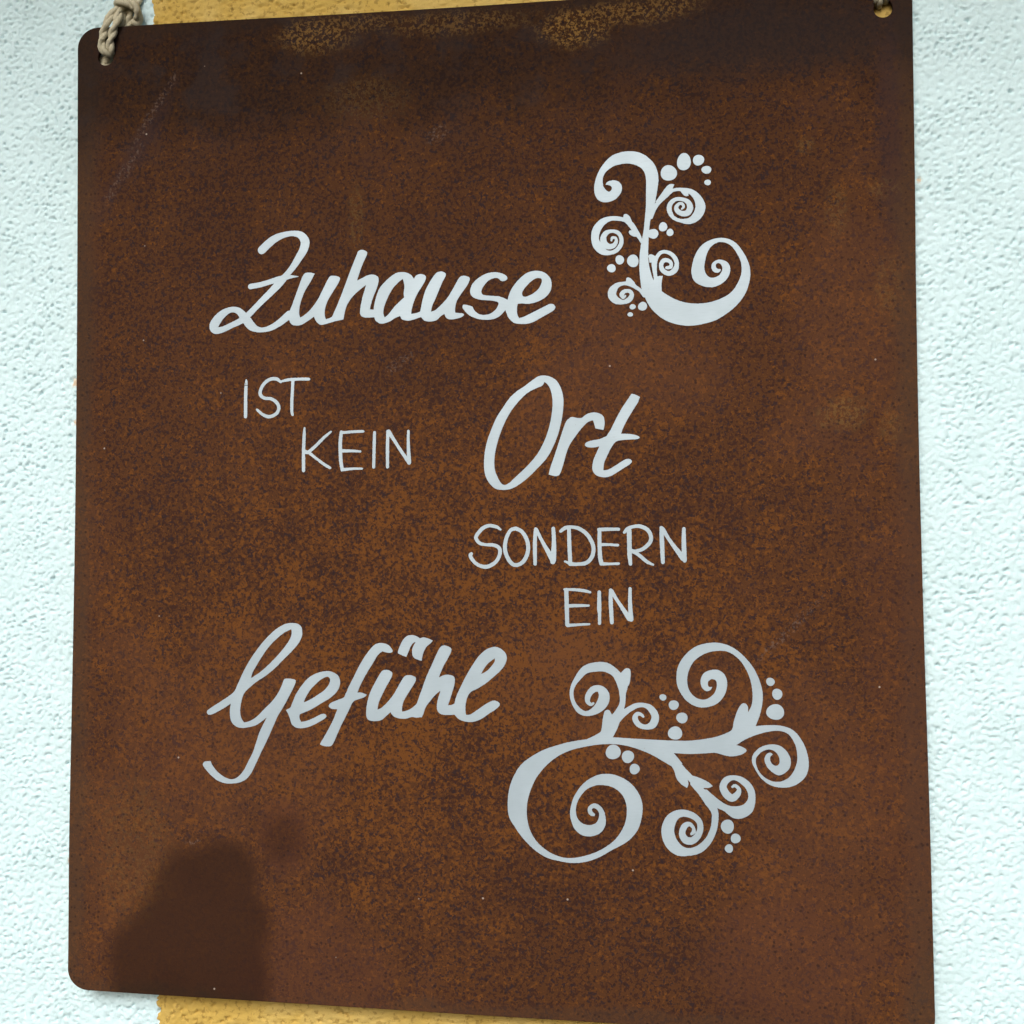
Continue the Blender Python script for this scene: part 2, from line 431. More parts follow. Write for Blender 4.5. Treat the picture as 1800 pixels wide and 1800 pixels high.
# ------------------------------------------------------------------ lettering: pen strokes and outlines -> clean contours
# Outlines are smooth curves through points in millimetres from the sign's centre; a trailing c marks a corner.
# 'P' adds an outline, 'H' cuts one out, 'S' adds a pen stroke (x, z, half width), 'X' scratches one out.
GLYPHS = [
    ('script_letters', 'Zuhau', [
        ('S', '-96.86,112.74,1.87 -93.2,116.03,1.82 -90.14,117.96,1.62 -86.58,119.16,1.31 -82.5,119.64,1.21 -78.93,118.66,1.61 -76.98,115.7,2.01 -77.62,112.26,1.91 -79.63,108.86,1.71 -82.14,104.99,1.46 -84.91,101.62,1.31 -88.2,98.01,1.71 -92,94.17,1.56 -95.85,90.58,1.41 -99.61,86.97,1.31 -102.56,84.08,1.36 -105.98,81.45,1.42 -110.85,79.21,1.27 -115.48,77.35,1.37 -118.48,77.58,1.73 -118.61,80.08,2.13 -115.54,83.97,1.83 -111.43,86.24,1.27 -107.82,85.88,1.42 -105.23,83.42,1.82 -103.56,81.38,2.03 -101.59,78.84,1.92 -99.27,77.39,1.36 -96.2,76.86,1.06 -92.37,77.69,1.26 -88.31,79.95,1.51 -84.01,83.28,1.8'),
        ('S', '-101.95,96.49,1.22 -97.14,97.22,1.16 -93.05,98.28,1.16 -88.47,99.51,1.21 -84.9,100.13,1.01 -82.36,100.24,0.55 -79.97,100.21,0.1'),
        ('P', '-76.79,101.73c -74.76,101.86 -72.43,101.18c -74.48,97.55 -77.23,92.95 -78.97,88.06 -79.5,84.13 -79.03,81.75c -77.16,82.83 -74.14,85.45 -70.89,89.78 -68.64,94.15 -66.4,98.51 -65.15,99.94 -63.39,99.98 -61.53,99.47 -60.87,98.56 -61.86,96.38 -64.35,92.53 -66.6,88.66 -67.68,85.25 -67.72,82.3 -67.15,80.71c -64.54,81.61c -62.52,79.93c -68.05,78.47 -70.06,78.53 -71.58,79.95 -72.71,82.05c -76.13,79.84 -78.65,78.58 -81.19,78.41 -82.97,79.05 -84.1,81.06 -84.77,82.81 -83.27,86.22 -81.78,90.13 -80.28,94.28 -78.54,98.92 -77.54,100.97'),
        ('P', '-52.8,110.43 -51.15,111.11 -49.15,110.39 -48.64,109.29 -49.88,106.53 -51.61,102.42 -53.24,97.47c -50.84,98.56 -48.6,99.61 -46.11,99.92 -44.01,99.11 -43.41,97.47 -44.09,94.31 -45.67,90.45 -46.8,87.06 -47.29,84.53c -44.55,84.3c -45.03,81.04c -48.02,80.93 -50.51,81.3 -51.67,82.55 -51.53,85.73 -50.65,90.12 -49.08,95.46c -52.57,92.88 -55.31,90.27 -57.64,86.9 -58.63,83.74 -59.26,80.43c -65.53,79.38c -64.54,81.61c -62.55,85.83 -60.32,91.17 -58.1,96.99 -55.62,103.55 -53.39,108.88'),
        ('P', '-45.65,84.33 -44.68,89.44 -42.95,93.79 -39.98,97.11 -37.01,99.46 -34.54,100.49 -31.57,100.39 -29.09,99.28 -27.61,97.42c -26.62,98.85 -24.65,99.42 -22.68,98.71 -22.28,97.48 -23.66,94.61 -26.11,90.79 -27.58,87.43 -28.56,84.05 -28.8,82.01c -26.58,82.29 -23.63,83.41c -23.13,80.97c -28.54,79.28 -31.01,79.16 -32.99,79.8 -33.73,81.28c -35.96,80.38 -38.43,78.99 -40.9,78.18 -42.89,78.24 -44.64,79.41 -45.39,81.39'),
        ('H', '-32.55,97.59c -34.52,96.19 -36.99,93.59 -39.21,89.75 -40.93,85.41 -41.27,82.49 -40.67,80.76c -38.93,82.17 -35.97,85.74 -32.03,89.28c -32.18,91.48 -31.85,94.39'),
        ('P', '-18.26,99.05 -16.79,100.06 -15.07,100.15 -13.5,99.22 -13.84,97.68 -15.31,94.81 -17.75,89.06 -19.46,85.23 -20.04,82.72c -18.23,83.25 -15.78,85.36 -12.85,88.42 -10.41,92.22 -7.97,96.5 -6.75,97.82 -5.05,97.95 -3.34,97.31 -2.9,96.33 -4.07,93.7 -6.99,89.68 -8.69,86.83 -9.33,83.95 -9.32,81.91c -7.47,81.71 -5.76,81.42 -5.52,80.68 -6.98,79.76 -9.91,79.12 -12.1,79.19 -13.33,79.95 -14.06,81.57c -15.77,80.51 -17.73,78.87 -20.18,78.36 -22.64,78.77 -23.87,79.78 -24.61,81.01c -24.86,82.72c -23.88,87.31 -22.66,91.65 -20.71,95.48'),
    ], []),
    ('script_letters', 'se', [
        ('P', '13.14,97.23 10.97,98.51 7.58,99.11 4.19,98.5 0.79,96.69 -1.64,94.35 -2.71,91.48 -2.36,89.53 -0.66,88.03 2.25,87.21 6.61,86.73 9.03,86.18 9.75,85.29 8.54,82.91 6.13,81.06 3.22,80.57 1.04,81.12 -0.9,82.72 -1.63,84.29c -3.58,84.98 -5.52,85.38 -6.11,84.33 -5.28,82.85 -3.09,80.61 0.31,79.06 3.71,78.48 7.09,78.62 9.99,79.74 12.64,82.31c 14.33,83.7c 13.85,86.7c 11.92,87.72 9.51,88.52 5.64,88.89 2.98,89.36 2.15,90.84 3.22,93.22 5.4,95.56 8.06,96.58 9.76,96.28c 10.96,95.13 12.65,95.17 13.52,96.01'),
        ('P', '13.61,86.7 15.06,90.9 17.71,94.66 21.08,97.67 23.96,98.87 26.84,99.01 29.71,98.09 31.85,96.1 32.71,93.67 32.32,90.33 30.16,87.52 26.82,85.71 22.98,84.87 20.1,85.06 18.09,85.02c 17.7,82.63 17.94,80.22 18.66,78.76c 21.06,79.41 24.89,81.21 28.72,83.01 31.59,84.36 33.02,84.46 34.21,83.56 34.21,82.37 32.54,80.98 28.71,78.94 24.89,76.9 22.01,76.17 18.65,76.26 16.25,76.91 14.33,78.65 13.27,80.84 12.79,82.78'),
        ('H', '27.31,95.92 28.36,95.5 28.51,94.05 27.3,91.45 24.91,89.37 22.03,88.02 20.35,88.22 20.01,89.77 21.07,91.66 23.48,94.22 25.88,95.73'),
    ], []),
    ('letter', 'I', [
        ('S', '-103.65,54.74,0.25 -103.54,53.85,0.55 -103.68,51.88,0.71 -103.79,46.94,0.76 -103.76,38.3,0.76'),
        ('X', '-105.02,52.4,0.15 -102.45,52.2,0.15'),
        ('X', '-104.51,53.28,0.15 -103.59,53.16,0.1'),
    ], []),
    ('letter', 'ST', [
        ('S', '-87.67,53.26,0.45 -89.21,54.62,0.75 -91.5,54.92,0.75 -93.78,54.13,0.75 -95.81,52.2,0.75 -97.06,49.52,0.75 -96.79,47.54,0.75 -94.99,46.37,0.7 -91.93,45.96,0.7 -89.63,44.44,0.75 -88.45,42.21,0.75 -89.09,40.01,0.75 -90.86,38.57,0.75 -93.4,38.12,0.75 -95.95,39.15,0.65 -97.75,40.66,0.6 -98.52,41.26,0.5'),
        ('S', '-87.67,53.6,0.45 -84.13,54.31,0.65 -79.06,54.49,0.65 -75.27,54.41,0.65 -74.52,54.25,0.35'),
        ('S', '-82.1,53.87,0.7 -82.31,48.96,0.7 -82.53,44.06,0.7 -82.4,39.64,0.65 -82.09,38.66,0.5'),
    ], []),
    ('letter', 'K', [
        ('S', '-76.64,32.78,0.4 -76.77,29.76,0.69 -77.02,21.94,0.74 -76.97,14.04,0.74'),
        ('S', '-64.72,30.93,0.45 -67.81,28.4,0.64 -71.81,24.55,0.69 -74.81,22.16,0.74 -76.07,22.17,0.89'),
        ('S', '-74.81,22.16,0.74 -71.77,19.68,0.59 -67.74,16.71,0.64 -64.98,15.07,0.59'),
    ], []),
    ('letter', 'E', [
        ('S', '-59.92,30.71,0.74 -60.39,25.61,0.79 -60.15,18.8,0.79 -59.48,14.18,0.74'),
        ('S', '-59.92,30.47,0.64 -54.83,30.78,0.59 -50.6,30.9,0.59 -49.96,30.8,0.39'),
        ('S', '-59.52,22.44,0.74 -54.79,22.37,0.59 -51.31,22.08,0.44'),
        ('S', '-59.48,14.18,0.74 -54.75,14.56,0.54 -50.53,14.56,0.44'),
    ], []),
    ('letter', 'I', [
        ('S', '-44.99,30.33,0.64 -45.12,25.39,0.68 -45.32,15.23,0.68'),
    ], []),
    ('letter', 'N', [
        ('S', '-39.06,30.72,0.68 -39.18,23.37,0.73 -39.15,15.16,0.68'),
        ('S', '-38.71,30.52,0.98 -36.48,27.2,0.73 -33.01,21.84,0.73 -29.56,16.97,0.87'),
        ('S', '-29.94,30.72,0.58 -29.93,25.17,0.68 -29.56,16.97,0.92'),
    ], []),
    ('script_letters', 'O', [
        ('P', '28.94,53.65 31.55,53.24 34.15,51.87 35.88,49.66 37.18,46.37 37.73,42.46 37.37,37.26 36.49,32.5 35.18,27.76 33.22,23.02 30.6,18.29 26.68,14 22.76,10.15 18.83,7.15 15.34,5.23 11.83,4.7 8.33,5.29 5.69,7.71 3.93,11.21 3.36,15.58 3.71,20.81 4.81,26.04 6.57,30.82 8.78,35.8 11.42,39.91 14.49,44.22 17.57,47 21.07,49.33 24.57,51.87 26.76,53.26'),
        ('H', '29.58,50.89c 31.1,49.55 32.19,47.35 32.96,43.85 32.95,39.51 32.29,34.74 31.15,29.99 29.53,25.67 27.35,21.37 24.51,17.5 21.02,13.85 17.09,10.2 13.59,7.2 11.4,7.13 9.65,9.41 8.11,13.35 7.89,17.7 8.55,22.49 9.87,27.27 11.85,32.48 14.05,36.8 16.68,40.68 19.75,44.12 22.82,46.67 26.31,48.34 28.71,49.38'),
    ], []),
    ('script_letters', 'r', [
        ('P', '40.17,35.04 41.26,35.58 44.06,35.06 45.57,35.16 47.51,36.64 50.1,37.37 52.67,36.98 54.6,35.74 55.15,33.91 55.14,31.76 54.7,29.83c 52.86,30.2 51.27,30.53c 50.85,32.26 50.3,34.08c 47.93,33.17 45.34,30.62 42.74,27.21 40.36,23.78 38.83,19.91 37.74,16.04 36.65,12.59 35.78,10.87 34.48,10.37 32.75,10.69 31.32,11.14c 32.11,14.37 33.64,18.68 35.38,23.85 37.35,29.89 38.87,33.76'),
    ], []),
    ('script_letters', 't', [
        ('P', '66.61,44.99c 68.1,44.66 70.14,43.63c 69.36,41.41 67.22,38.01 64.64,33.75 62.92,30.34 62.14,28.07c 64.18,28.08 67.16,27.69 69.29,27.02 69.92,26.28 69.07,25.73 65.87,25.57 62.04,25.32 59.69,24.58 57.75,21.81 56.03,18.4 54.86,15.4 54.63,12.61c 56.86,13.01 59.85,14.7 62.85,16.59 64.77,17.43 66.26,16.98 66.59,16.03 65.39,14.85 61.98,12.74 58.98,10.84 56.84,9.88 54.28,9.73 51.71,10.49 50.22,12.23 49.92,14.17 50.45,17.18 51.75,20.17 52.96,22.83c 50.47,22.43 47.89,22.6 46.82,23.47 47.25,24.55 49.62,25.38 53.06,25.97 56.06,27.22c 57.79,29.99 59.94,34.26 62.53,38.96 65.11,42.78'),
    ], []),
    ('letter', 'S', [
        ('S', '10.57,-12.33,0.4 8.84,-11.19,0.69 5.68,-10.6,0.74 2.79,-11.73,0.8 0.49,-14.29,0.8 -0.09,-15.99,0.81 1.35,-17.99,0.74 3.95,-18.74,0.63 7.12,-18.86,0.74 9.41,-19.72,0.8 10.33,-21.42,0.8 9.7,-24.26,0.8 7.69,-26.82,0.8 4.24,-28.24,0.86 0.78,-27.39,0.74 -1.53,-25.39,0.75 -2.57,-23.4,0.8 -2.11,-22.66,0.69'),
    ], []),
    ('letter', 'O', [
        ('S', '17.16,-11.79,0.8 19.73,-13.22,0.8 21.73,-16.34,0.85 22.47,-20.03,0.85 21.72,-23.71,0.85 19.72,-26.53,0.85 16.86,-27.5,0.8 14.57,-25.97,0.85 12.86,-22.56,0.85 12.46,-19.44,0.86 13.15,-15.75,0.8 14.87,-12.63,0.74 17.16,-11.79,0.8'),
    ], []),
    ('letter', 'N', [
        ('S', '25.61,-12.11,0.68 25.32,-18.62,0.85 25.42,-26.99,0.74'),
        ('S', '25.9,-12.39,0.8 28.85,-18.06,0.74 32.8,-24.84,1.24'),
        ('S', '33.23,-11.97,0.79 33.5,-18.07,0.91 33.14,-25.13,1.24 32.8,-26.25,0.79'),
    ], []),
    ('letter', 'D', [
        ('S', '39.91,-11.89,0.79 40.06,-18.65,0.85 40.43,-26.82,0.85'),
        ('S', '36.35,-13.11,0.62 38.22,-11.77,0.79 40.76,-11.33,0.68 44.15,-12.02,0.79 47.52,-14.45,0.84 49.75,-18.11,0.84 50.3,-21.2,0.84 49.45,-24.29,0.84 47.19,-26.54,0.84 43.53,-27.1,0.73 40.43,-26.99,0.85'),
        ('S', '38.18,-25.97,0.45 40.43,-26.82,0.68'),
    ], []),
    ('letter', 'E', [
        ('S', '52.86,-12.5,0.79 52.84,-18.68,0.84 53.1,-24.29,0.9 53.65,-26.82,0.9'),
        ('S', '52.58,-12.5,0.73 56.51,-12.35,0.73 60.98,-12.37,0.62'),
        ('S', '53.12,-18.85,0.67 57.04,-18.86,0.56 60.56,-19.09,0.56'),
        ('S', '53.65,-26.99,0.73 57,-26.99,0.56 60.8,-26.87,0.56'),
    ], []),
    ('letter', 'R', [
        ('S', '65.33,-13.11,1.01 65.41,-18.71,0.95 65.5,-23.19,0.95 65.81,-26.99,0.72'),
        ('S', '63.32,-13.67,0.61 64.61,-12.27,0.78 67.12,-11.27,0.72 69.9,-11.17,0.78 72.95,-12.59,0.83 74.43,-15.38,0.83 74.02,-17.89,0.83 71.51,-20.4,0.78 68.73,-21.51,0.72 65.95,-21.79,0.78'),
        ('S', '66.51,-21.51,0.84 69.28,-23.19,0.72 72.59,-25.98,0.72 75.35,-27.38,0.44'),
    ], []),
    ('letter', 'N', [
        ('S', '78.77,-11.77,0.72 79.01,-17.63,0.94 79.34,-26.32,0.78'),
        ('S', '79.31,-12.33,0.89 82.59,-17.64,0.78 87.78,-24.6,1.21'),
        ('S', '88.14,-12.31,0.72 88.1,-17.65,0.94 88.32,-24.88,0.94 88.48,-25.54,0.66'),
    ], []),
    ('letter', 'E', [
        ('S', '38.71,-38.06,0.9 38.86,-44.52,0.9 39.06,-52.65,0.84'),
        ('S', '37.86,-37.79,0.45 42.37,-37.94,0.62 46.31,-38.32,0.67 48.83,-38.99,0.45'),
        ('S', '38.97,-44.8,0.73 43.48,-44.61,0.67 48.14,-44.59,0.5'),
        ('S', '39.23,-53.04,0.73 43.45,-52.68,0.56 48.39,-52.42,0.45'),
    ], []),
    ('letter', 'I', [
        ('S', '52.65,-38.86,0.73 52.62,-45.57,0.9 52.72,-47.69,0.73 52.71,-50.04,0.67 52.7,-52.05,0.67'),
    ], []),
    ('letter', 'N', [
        ('S', '57.4,-38.01,0.67 57.49,-43.87,0.89 57.9,-51.68,0.78'),
        ('S', '57.79,-38.56,0.89 60.83,-43.3,0.72 65.25,-49.96,1.11'),
        ('S', '65.59,-37.42,0.67 65.56,-43.83,0.83 65.97,-50.23,1'),
    ], []),
    ('script_letters', 'G', [
        ('P', '-84.26,-53.18 -82.04,-52.82 -79.37,-53.14 -77.59,-54.41 -77.04,-56.76 -77.33,-58.89 -78.87,-61.9 -81.95,-65.34 -85.48,-68.8 -89.46,-72.69 -93.45,-75.94 -97.9,-78.78 -101.01,-81.4 -103.01,-83.35 -104.11,-85.72 -104.84,-89.16 -105.04,-92.16 -104.48,-94.71 -103.34,-96.53c -100.88,-95.93 -97.76,-94.16 -94.22,-90.69 -90.68,-87.22 -88.04,-83.76 -86.28,-80.33 -85.19,-77.54 -84.31,-77.1 -81.86,-77.15 -80.31,-77.56 -79.86,-78.32 -80.73,-80.67 -82.48,-84.1 -85.32,-89.26 -87.96,-93.56 -89.27,-96.56 -91.02,-100.42 -93.21,-105.15 -95.4,-109.45 -97.59,-114.18 -99.79,-118.49 -102,-121.09 -105.12,-122.66 -108.25,-123.17 -111.84,-123.13 -115.45,-121.86 -118.64,-119.38 -121.38,-116.45 -121.98,-114.97 -120.95,-113.88 -118.47,-113.69c -117.55,-115.51 -115.49,-118.02 -112.32,-120.29 -109.61,-121.29 -107.37,-121.1 -105.14,-119.68 -102.93,-116.86 -101.17,-113.41 -98.97,-109.1 -97.67,-105.24 -95.93,-100.1 -94.17,-96.65 -92.85,-94.07c -95.07,-95.82 -97.73,-97.57 -101.3,-98.58 -104.44,-98.9 -107.14,-98.18 -109.18,-95.87 -109.76,-92.67 -109.69,-90.53 -109.39,-88.29c -111.72,-89.92 -114.86,-91.69 -118.01,-93.24 -119.81,-93.28 -120.37,-92.21 -119.61,-91.13 -116.24,-88.92 -111.76,-86.06 -108.18,-83.43 -106.85,-81.05 -104.65,-76.31 -102.22,-71.56 -98.9,-66.38 -94.47,-60.76 -90.03,-56.44 -86.48,-54.05'),
        ('H', '-82.02,-55.52c -81.87,-57.65 -83.09,-60.65 -85.96,-64.53 -89.05,-67.98 -92.59,-71.44 -96.14,-74.48 -100.15,-77.1c -99.72,-74.96 -97.96,-71.94 -95.31,-67.62 -91.77,-62.88 -88.23,-59.42 -85.12,-57.04'),
    ], []),
    ('script_letters', 'e', [
        ('P', '-84.2,-90.73c -82.21,-89.63 -81.34,-87.49 -79.6,-83.63 -76.97,-79.77 -73.89,-76.53 -70.37,-74.57 -66.85,-73.68 -64.21,-73.73 -61.57,-74.88 -60.24,-76.56 -59.92,-79.1 -61.09,-82.08 -64.15,-85.09 -68.53,-87.7 -72.92,-90.32 -77.99,-92.53c -78.06,-94.23 -77.3,-95.78c -74.65,-95.22 -71.57,-93.9 -68.5,-92.36 -66.74,-92.12 -65.95,-92.95 -66.51,-94.02 -69.36,-95.76 -72.87,-97.52 -76.4,-98.44 -79.49,-98.29 -81.5,-96.84 -82.4,-94.31 -83.3,-92.2'),
        ('H', '-65.52,-76 -64.41,-77.04 -64.84,-79.17 -66.8,-81.74 -69.87,-83.91 -73.39,-86.08 -76.25,-87.4c -75.38,-85.27 -73.42,-82.05 -70.79,-79.25 -68.15,-77.09'),
    ], []),
    ('script_letters', 'f', [
        ('P', '-57.64,-83.83 -55.97,-80.12 -53.87,-76 -51.36,-71.05 -48.85,-66.93 -45.91,-63.22 -43.81,-61.56 -41.28,-61.21 -38.76,-61.92 -37.07,-63.54 -36.52,-64.76 -37.49,-65.38 -39.59,-65.2 -41.06,-64.72c -43.16,-66.46 -45.46,-70.17 -47.55,-73.46 -49.22,-76.34 -50.9,-79.64 -52.15,-82.72c -50.46,-82.61 -47.93,-83.59c -49.19,-84.71 -51.71,-85.57 -54.03,-86.63 -55.5,-89.51 -57.59,-93.64 -59.27,-96.93 -60.99,-100.67 -62.29,-103.65 -63.37,-105.57 -64.46,-106.1 -66.66,-106.06 -68.42,-105.47 -68.55,-104.84 -66.68,-101.63 -64.51,-97.78 -62.78,-94.37 -61.05,-89.99c -63.24,-89.94 -64.65,-89.24 -64.88,-88.27 -63.7,-87.2 -60.63,-85.88 -58.45,-85.08'),
    ], []),
    ('script_letters', 'diaeresis', [
        ('P', '-34.05,-65.63 -34.22,-64.73 -33.31,-62.28 -32.06,-59.82 -30.39,-58.17 -28.3,-57.63 -26.21,-58.06 -24.63,-59.02c -22.88,-58.6 -20.79,-59.11 -18.92,-60.02c -20.17,-61.34 -21.62,-62.57 -22.65,-64.21 -23.36,-66.25 -23.77,-68.61c -25.77,-68.1 -27.23,-67.31 -27.94,-65.89 -27.87,-63.45 -27.04,-61.61 -26.41,-60.5c -27.66,-61.2 -28.7,-62.64 -29.53,-64.68 -30.57,-67.06c -32.46,-66.35'),
    ], []),
    ('script_letters', 'uhl', [
        ('P', '-41.86,-74 -40.82,-72.97 -39.14,-72.74 -37.46,-73.25 -36.62,-74.34 -37.45,-76.59 -39.53,-80.29 -41.2,-83.57 -42.65,-86.85 -43.27,-89.91c -41.18,-88.86 -38.25,-85.96 -35.75,-82.67 -34.09,-79.8 -32.42,-76.93 -31.17,-75.29 -29.5,-74.86 -27.63,-75.12 -26.37,-76.03 -26.58,-77.66 -28.03,-80.12 -29.9,-82.99 -31.56,-85.86 -32.26,-88.3 -32.38,-90.54c -30.29,-90.1 -28.21,-89.05 -25.72,-86.98c -23.21,-91.39c -23.63,-92.41 -25.7,-92.97 -28.2,-92.77 -30.28,-93.46 -33.21,-93.51 -35.72,-92.83 -36.98,-91.63 -37.4,-90.83c -39.07,-92.28 -41.16,-94.15 -43.67,-94.8 -46.62,-94.57 -47.88,-93.46 -48.23,-90.61 -47.5,-85.71 -46.25,-82.02 -44.16,-77.91'),
        ('P', '-26.14,-87.39 -24.9,-84.13 -23.24,-79.64 -21.59,-75.16 -19.52,-70.67 -17.46,-66.18 -15.8,-62.92 -14.35,-61.97 -12.49,-62.28 -10.83,-63.27 -11.04,-64.9 -12.48,-67.75 -14.13,-70.6 -15.37,-73.45 -16.28,-75.82c -14.54,-74.86 -12.47,-74.43 -10.4,-74.81 -9.37,-75.8 -9.37,-78.23 -10.4,-81.88 -11.42,-85.12 -12.25,-87.48c -10.8,-87.33 -8.53,-86.29c -8.94,-91.42c -12.03,-91.59 -14.93,-91.44 -16.58,-90.26 -17.12,-88.45 -16.8,-85.62 -15.56,-81.35c -17.42,-82.79 -19.91,-85.67 -21.98,-88.53 -23.01,-91.38 -23.63,-92.81c -27.37,-92.68c -28.21,-89.05c'),
        ('P', '-9.36,-86.5 -8.54,-83.46 -6.69,-79.4 -4.63,-75.33 -1.75,-70.45 1.12,-66.38 4.4,-63.52 7.68,-62.4 10.13,-62.86 12.38,-64.65 13.19,-66.65 12.78,-69.07 10.95,-71.91 7.68,-74.97 3.99,-78.04 0.71,-80.1 -2.16,-81.55 -3.6,-83.39 -4.42,-86.22 -4.7,-88.64 -4.41,-91.46c -2.56,-91.22 0.31,-89.36 3.59,-87.09 6.45,-85.44 8.08,-85.13 9.72,-85.91 10.2,-86.98 8.49,-88.82 5.63,-90.67 2.36,-92.94 -0.92,-94.21 -4.2,-94.35 -7.08,-93.52 -8.94,-91.94 -9.64,-89.94'),
        ('H', '8.17,-67.11c 7.88,-68.73 6.45,-70.76 4.4,-72.8 2.15,-73.95c 3.17,-72.01 5.22,-69.36'),
    ], []),
    ('flourish', 'upper', [
        ('P', '56.03,135.25c 56.95,136.47 59.48,136.96 61.76,136.15 63.03,134 62.42,131.24 59.9,128.56 55.77,127.58 52.56,129.11 51.19,132.91 51.9,138.01 54.45,143.26 58.61,147.49 63.2,149.03 67.31,149.15 71.41,148.02 75.04,145.28 77.52,141.68 78.53,136.77 77.91,131.7 77.07,126.78 76.04,122.53 74.88,118.41 74.41,114.27 74.16,110.12 74,105.97 74.11,101.36 74.98,96.72 76.54,92.52 79.68,88.28c 83.72,85.62 88.2,83.64 93.57,82.7 99.39,83.06 104.74,84.72 108.77,87.32 111.46,91.33 112.83,95.39 112.64,99.5 111.12,103.2 108.93,106.48 106.28,108.19 103.61,108.52 100.92,107.25 98.89,104.58 97.74,100.5 97.49,97.3 98.58,94.51 100.81,93.43 103.49,94.34 104.84,96.58 104.64,98.64 103.53,99.6 102.41,99.18 102.27,98.04 103.07,97.1 104.31,97.06c 103.95,95.93 102.61,95.52 101.05,96.26 100.4,98.11 101.08,99.92 103.1,100.99 105.32,100.77 107.54,99.22 108.18,96.46 107.04,93.08 103.9,90.45 100.33,89.43 96.32,90.25 93.2,92.41 92.1,95.66 92.35,98.86 93.5,102.94 95.99,106.98 99.59,109.36 104.07,110.33 108.07,109.49 111.16,107.31 113.79,103.56 115.74,99.38 116.46,95.71 116.12,91.63 114.52,86.68 111.38,82.23 106.91,78.27 101.55,75.25 95.74,73.82 90.37,73.38 84.99,74.36 80.51,76.32 76.92,79.18 74.22,82.48 72.43,86.21 71.09,89.94 70.44,95.03 70.24,99.65 70.4,104.26 70.83,107.94 71.44,111.15 72.14,114.82 72.62,119.43 73.11,124.97 73.23,130.98 73.26,136.08 72.73,139.36 70.93,142 67.29,143.66 64.09,143.96 59.96,143.22 56.51,141.06 54.98,138.33 54.97,135.07 56.02,133.15 57.39,132.07 58.54,132.81 58.64,134.2 57.4,134.95'),
        ('S', '75.35,120.24,0.73 76.5,123.66,0.92 78.56,126.58,0.91 81.29,129,0.92 84.47,131.4,0.69 88.09,131.7,0.73 92.13,130.5,1.14 94.81,127.71,1.59 96.03,123.98,2.09 94.75,120.35,1.91 91.59,118.09,1.37 87.54,118.35,0.77 84.62,119.85,0.78 83.06,122.69,1.01 83.3,125.45,1 85.35,127.44,0.82 88.06,127.55,0.78 90.75,126.28,1 91.72,123.93,1.28 90.72,121.67,1.28 88.46,121.31,1.14 86.44,122.54,1.01 85.91,124.18,0.87 87.05,125.56,0.64 88.49,125.5,0.59 89.02,124.19,0.55 88.25,123.3,0.36'),
        ('P', '77.07,126.78c 79.03,129.34 81.31,132.47 83.13,134.15 85.17,134.01c 84.25,131.88c 81.29,128.31c'),
        ('P', '87.63,131.26c 88.52,129.84 89.64,128.86 91.13,128.8c 91,129.96c 91.68,130.85c'),
        ('S', '71.29,109.77,0.55 70.31,111.89,0.83 68.73,114.5,1.1 66.69,117.59,1.19 64.42,119.4,0.83 61.69,120.26,0.92 58.03,120.41,1.02 54.58,119.02,1.48 52.14,115.86,1.76 51.48,112.17,1.66 52.48,108.88,1.76 54.76,106.47,1.48 57.5,105.67,0.92 60.48,106.58,0.92 62.46,109.19,0.92 62.56,111.97,0.83 61.2,114.24,0.83 58.69,115,0.69 56.17,114.31,1.02 54.97,112.03,1.29 55.46,109.69,1.38 57.29,108.37,1.2 59.35,108.75,1.01 60.5,110.42,0.74 60.19,111.97,0.55 58.81,112.11,0.6 58.44,110.97,0.41'),
        ('P', '63.51,119.9c 63.75,121.89 64.89,122.16 66.48,120.61 67.61,117.55c 65.33,118.58c'),
        ('P', '68.96,114.49c 67.59,115.01 66,114.84 65.99,113.68 67.58,112.46 69.63,112.15c'),
        ('S', '77.21,90.2,1.37 77.09,93.88,0.82 76.66,97.58,0.91 76.59,100.81,1.19 77.6,103.07,0.82 79.11,104.86,0.78 81.14,105.24,0.73 83.62,104.23,0.82 85.41,102.09,0.91 85.98,99.78,0.91 85.15,97.28,1.18 82.66,95.9,1 80.19,97.22,1 79.39,99.55,0.91 80.44,101.49,0.91 82.25,101.52,0.82 83.59,100.32,0.73 83.35,98.63,0.78 81.77,98.41,0.64'),
        ('P', '74.56,100.88c 74.12,103.89 75.48,104.3 77.06,103.46c 77.59,101.23c'),
        ('P', '77.22,92.96c 77.91,94.77 80.08,95.02c 79.57,91.96 79.54,88.19c 76.97,88.82c'),
        ('S', '72.44,87.13,1.14 70.64,89.03,0.73 68.37,90.72,0.82 66.11,92.04,1.01 63.38,92.27,0.73 60.64,91.44,1.15 58.8,89.19,1.75 58.79,86.88,1.74 60.61,84.98,1.47 63.34,84.29,0.92 65.85,85.27,1.15 66.99,87.31,0.92 66.09,88.86,0.78 64.05,88.93,0.82 62.76,87.68,1.01 63.35,86.18,0.6 64.26,86.94,0.41'),
        ('P', '64.52,92.7c 64.76,94.54 66.12,94.63 67.93,92.81 68.83,91.17c 66.56,91.24c'),
        ('S', '74.4,113.35,1.37 76.21,113.14,2.11'),
    ], [(82.85, 139.02, 3.36, 3.42), (89.25, 143.52, 2.97, 3.61), (95.38, 143.96, 2.43, 2.22), (98.67, 139.65, 2.02, 1.71), (99.12, 134.2, 1.34, 1.24), (80.31, 115.97, 1.72, 2.03), (83.23, 113.46, 1.49, 1.52), (67.52, 101.83, 2.46, 2.67), (61.92, 102.5, 1.83, 1.99), (58.39, 99.01, 1.83, 1.76), (71.5, 82.24, 1.94, 1.84), (67.29, 82.14, 1.28, 1.15), (66.27, 78.9, 1.18, 0.92)]),
    ('flourish', 'lower', [
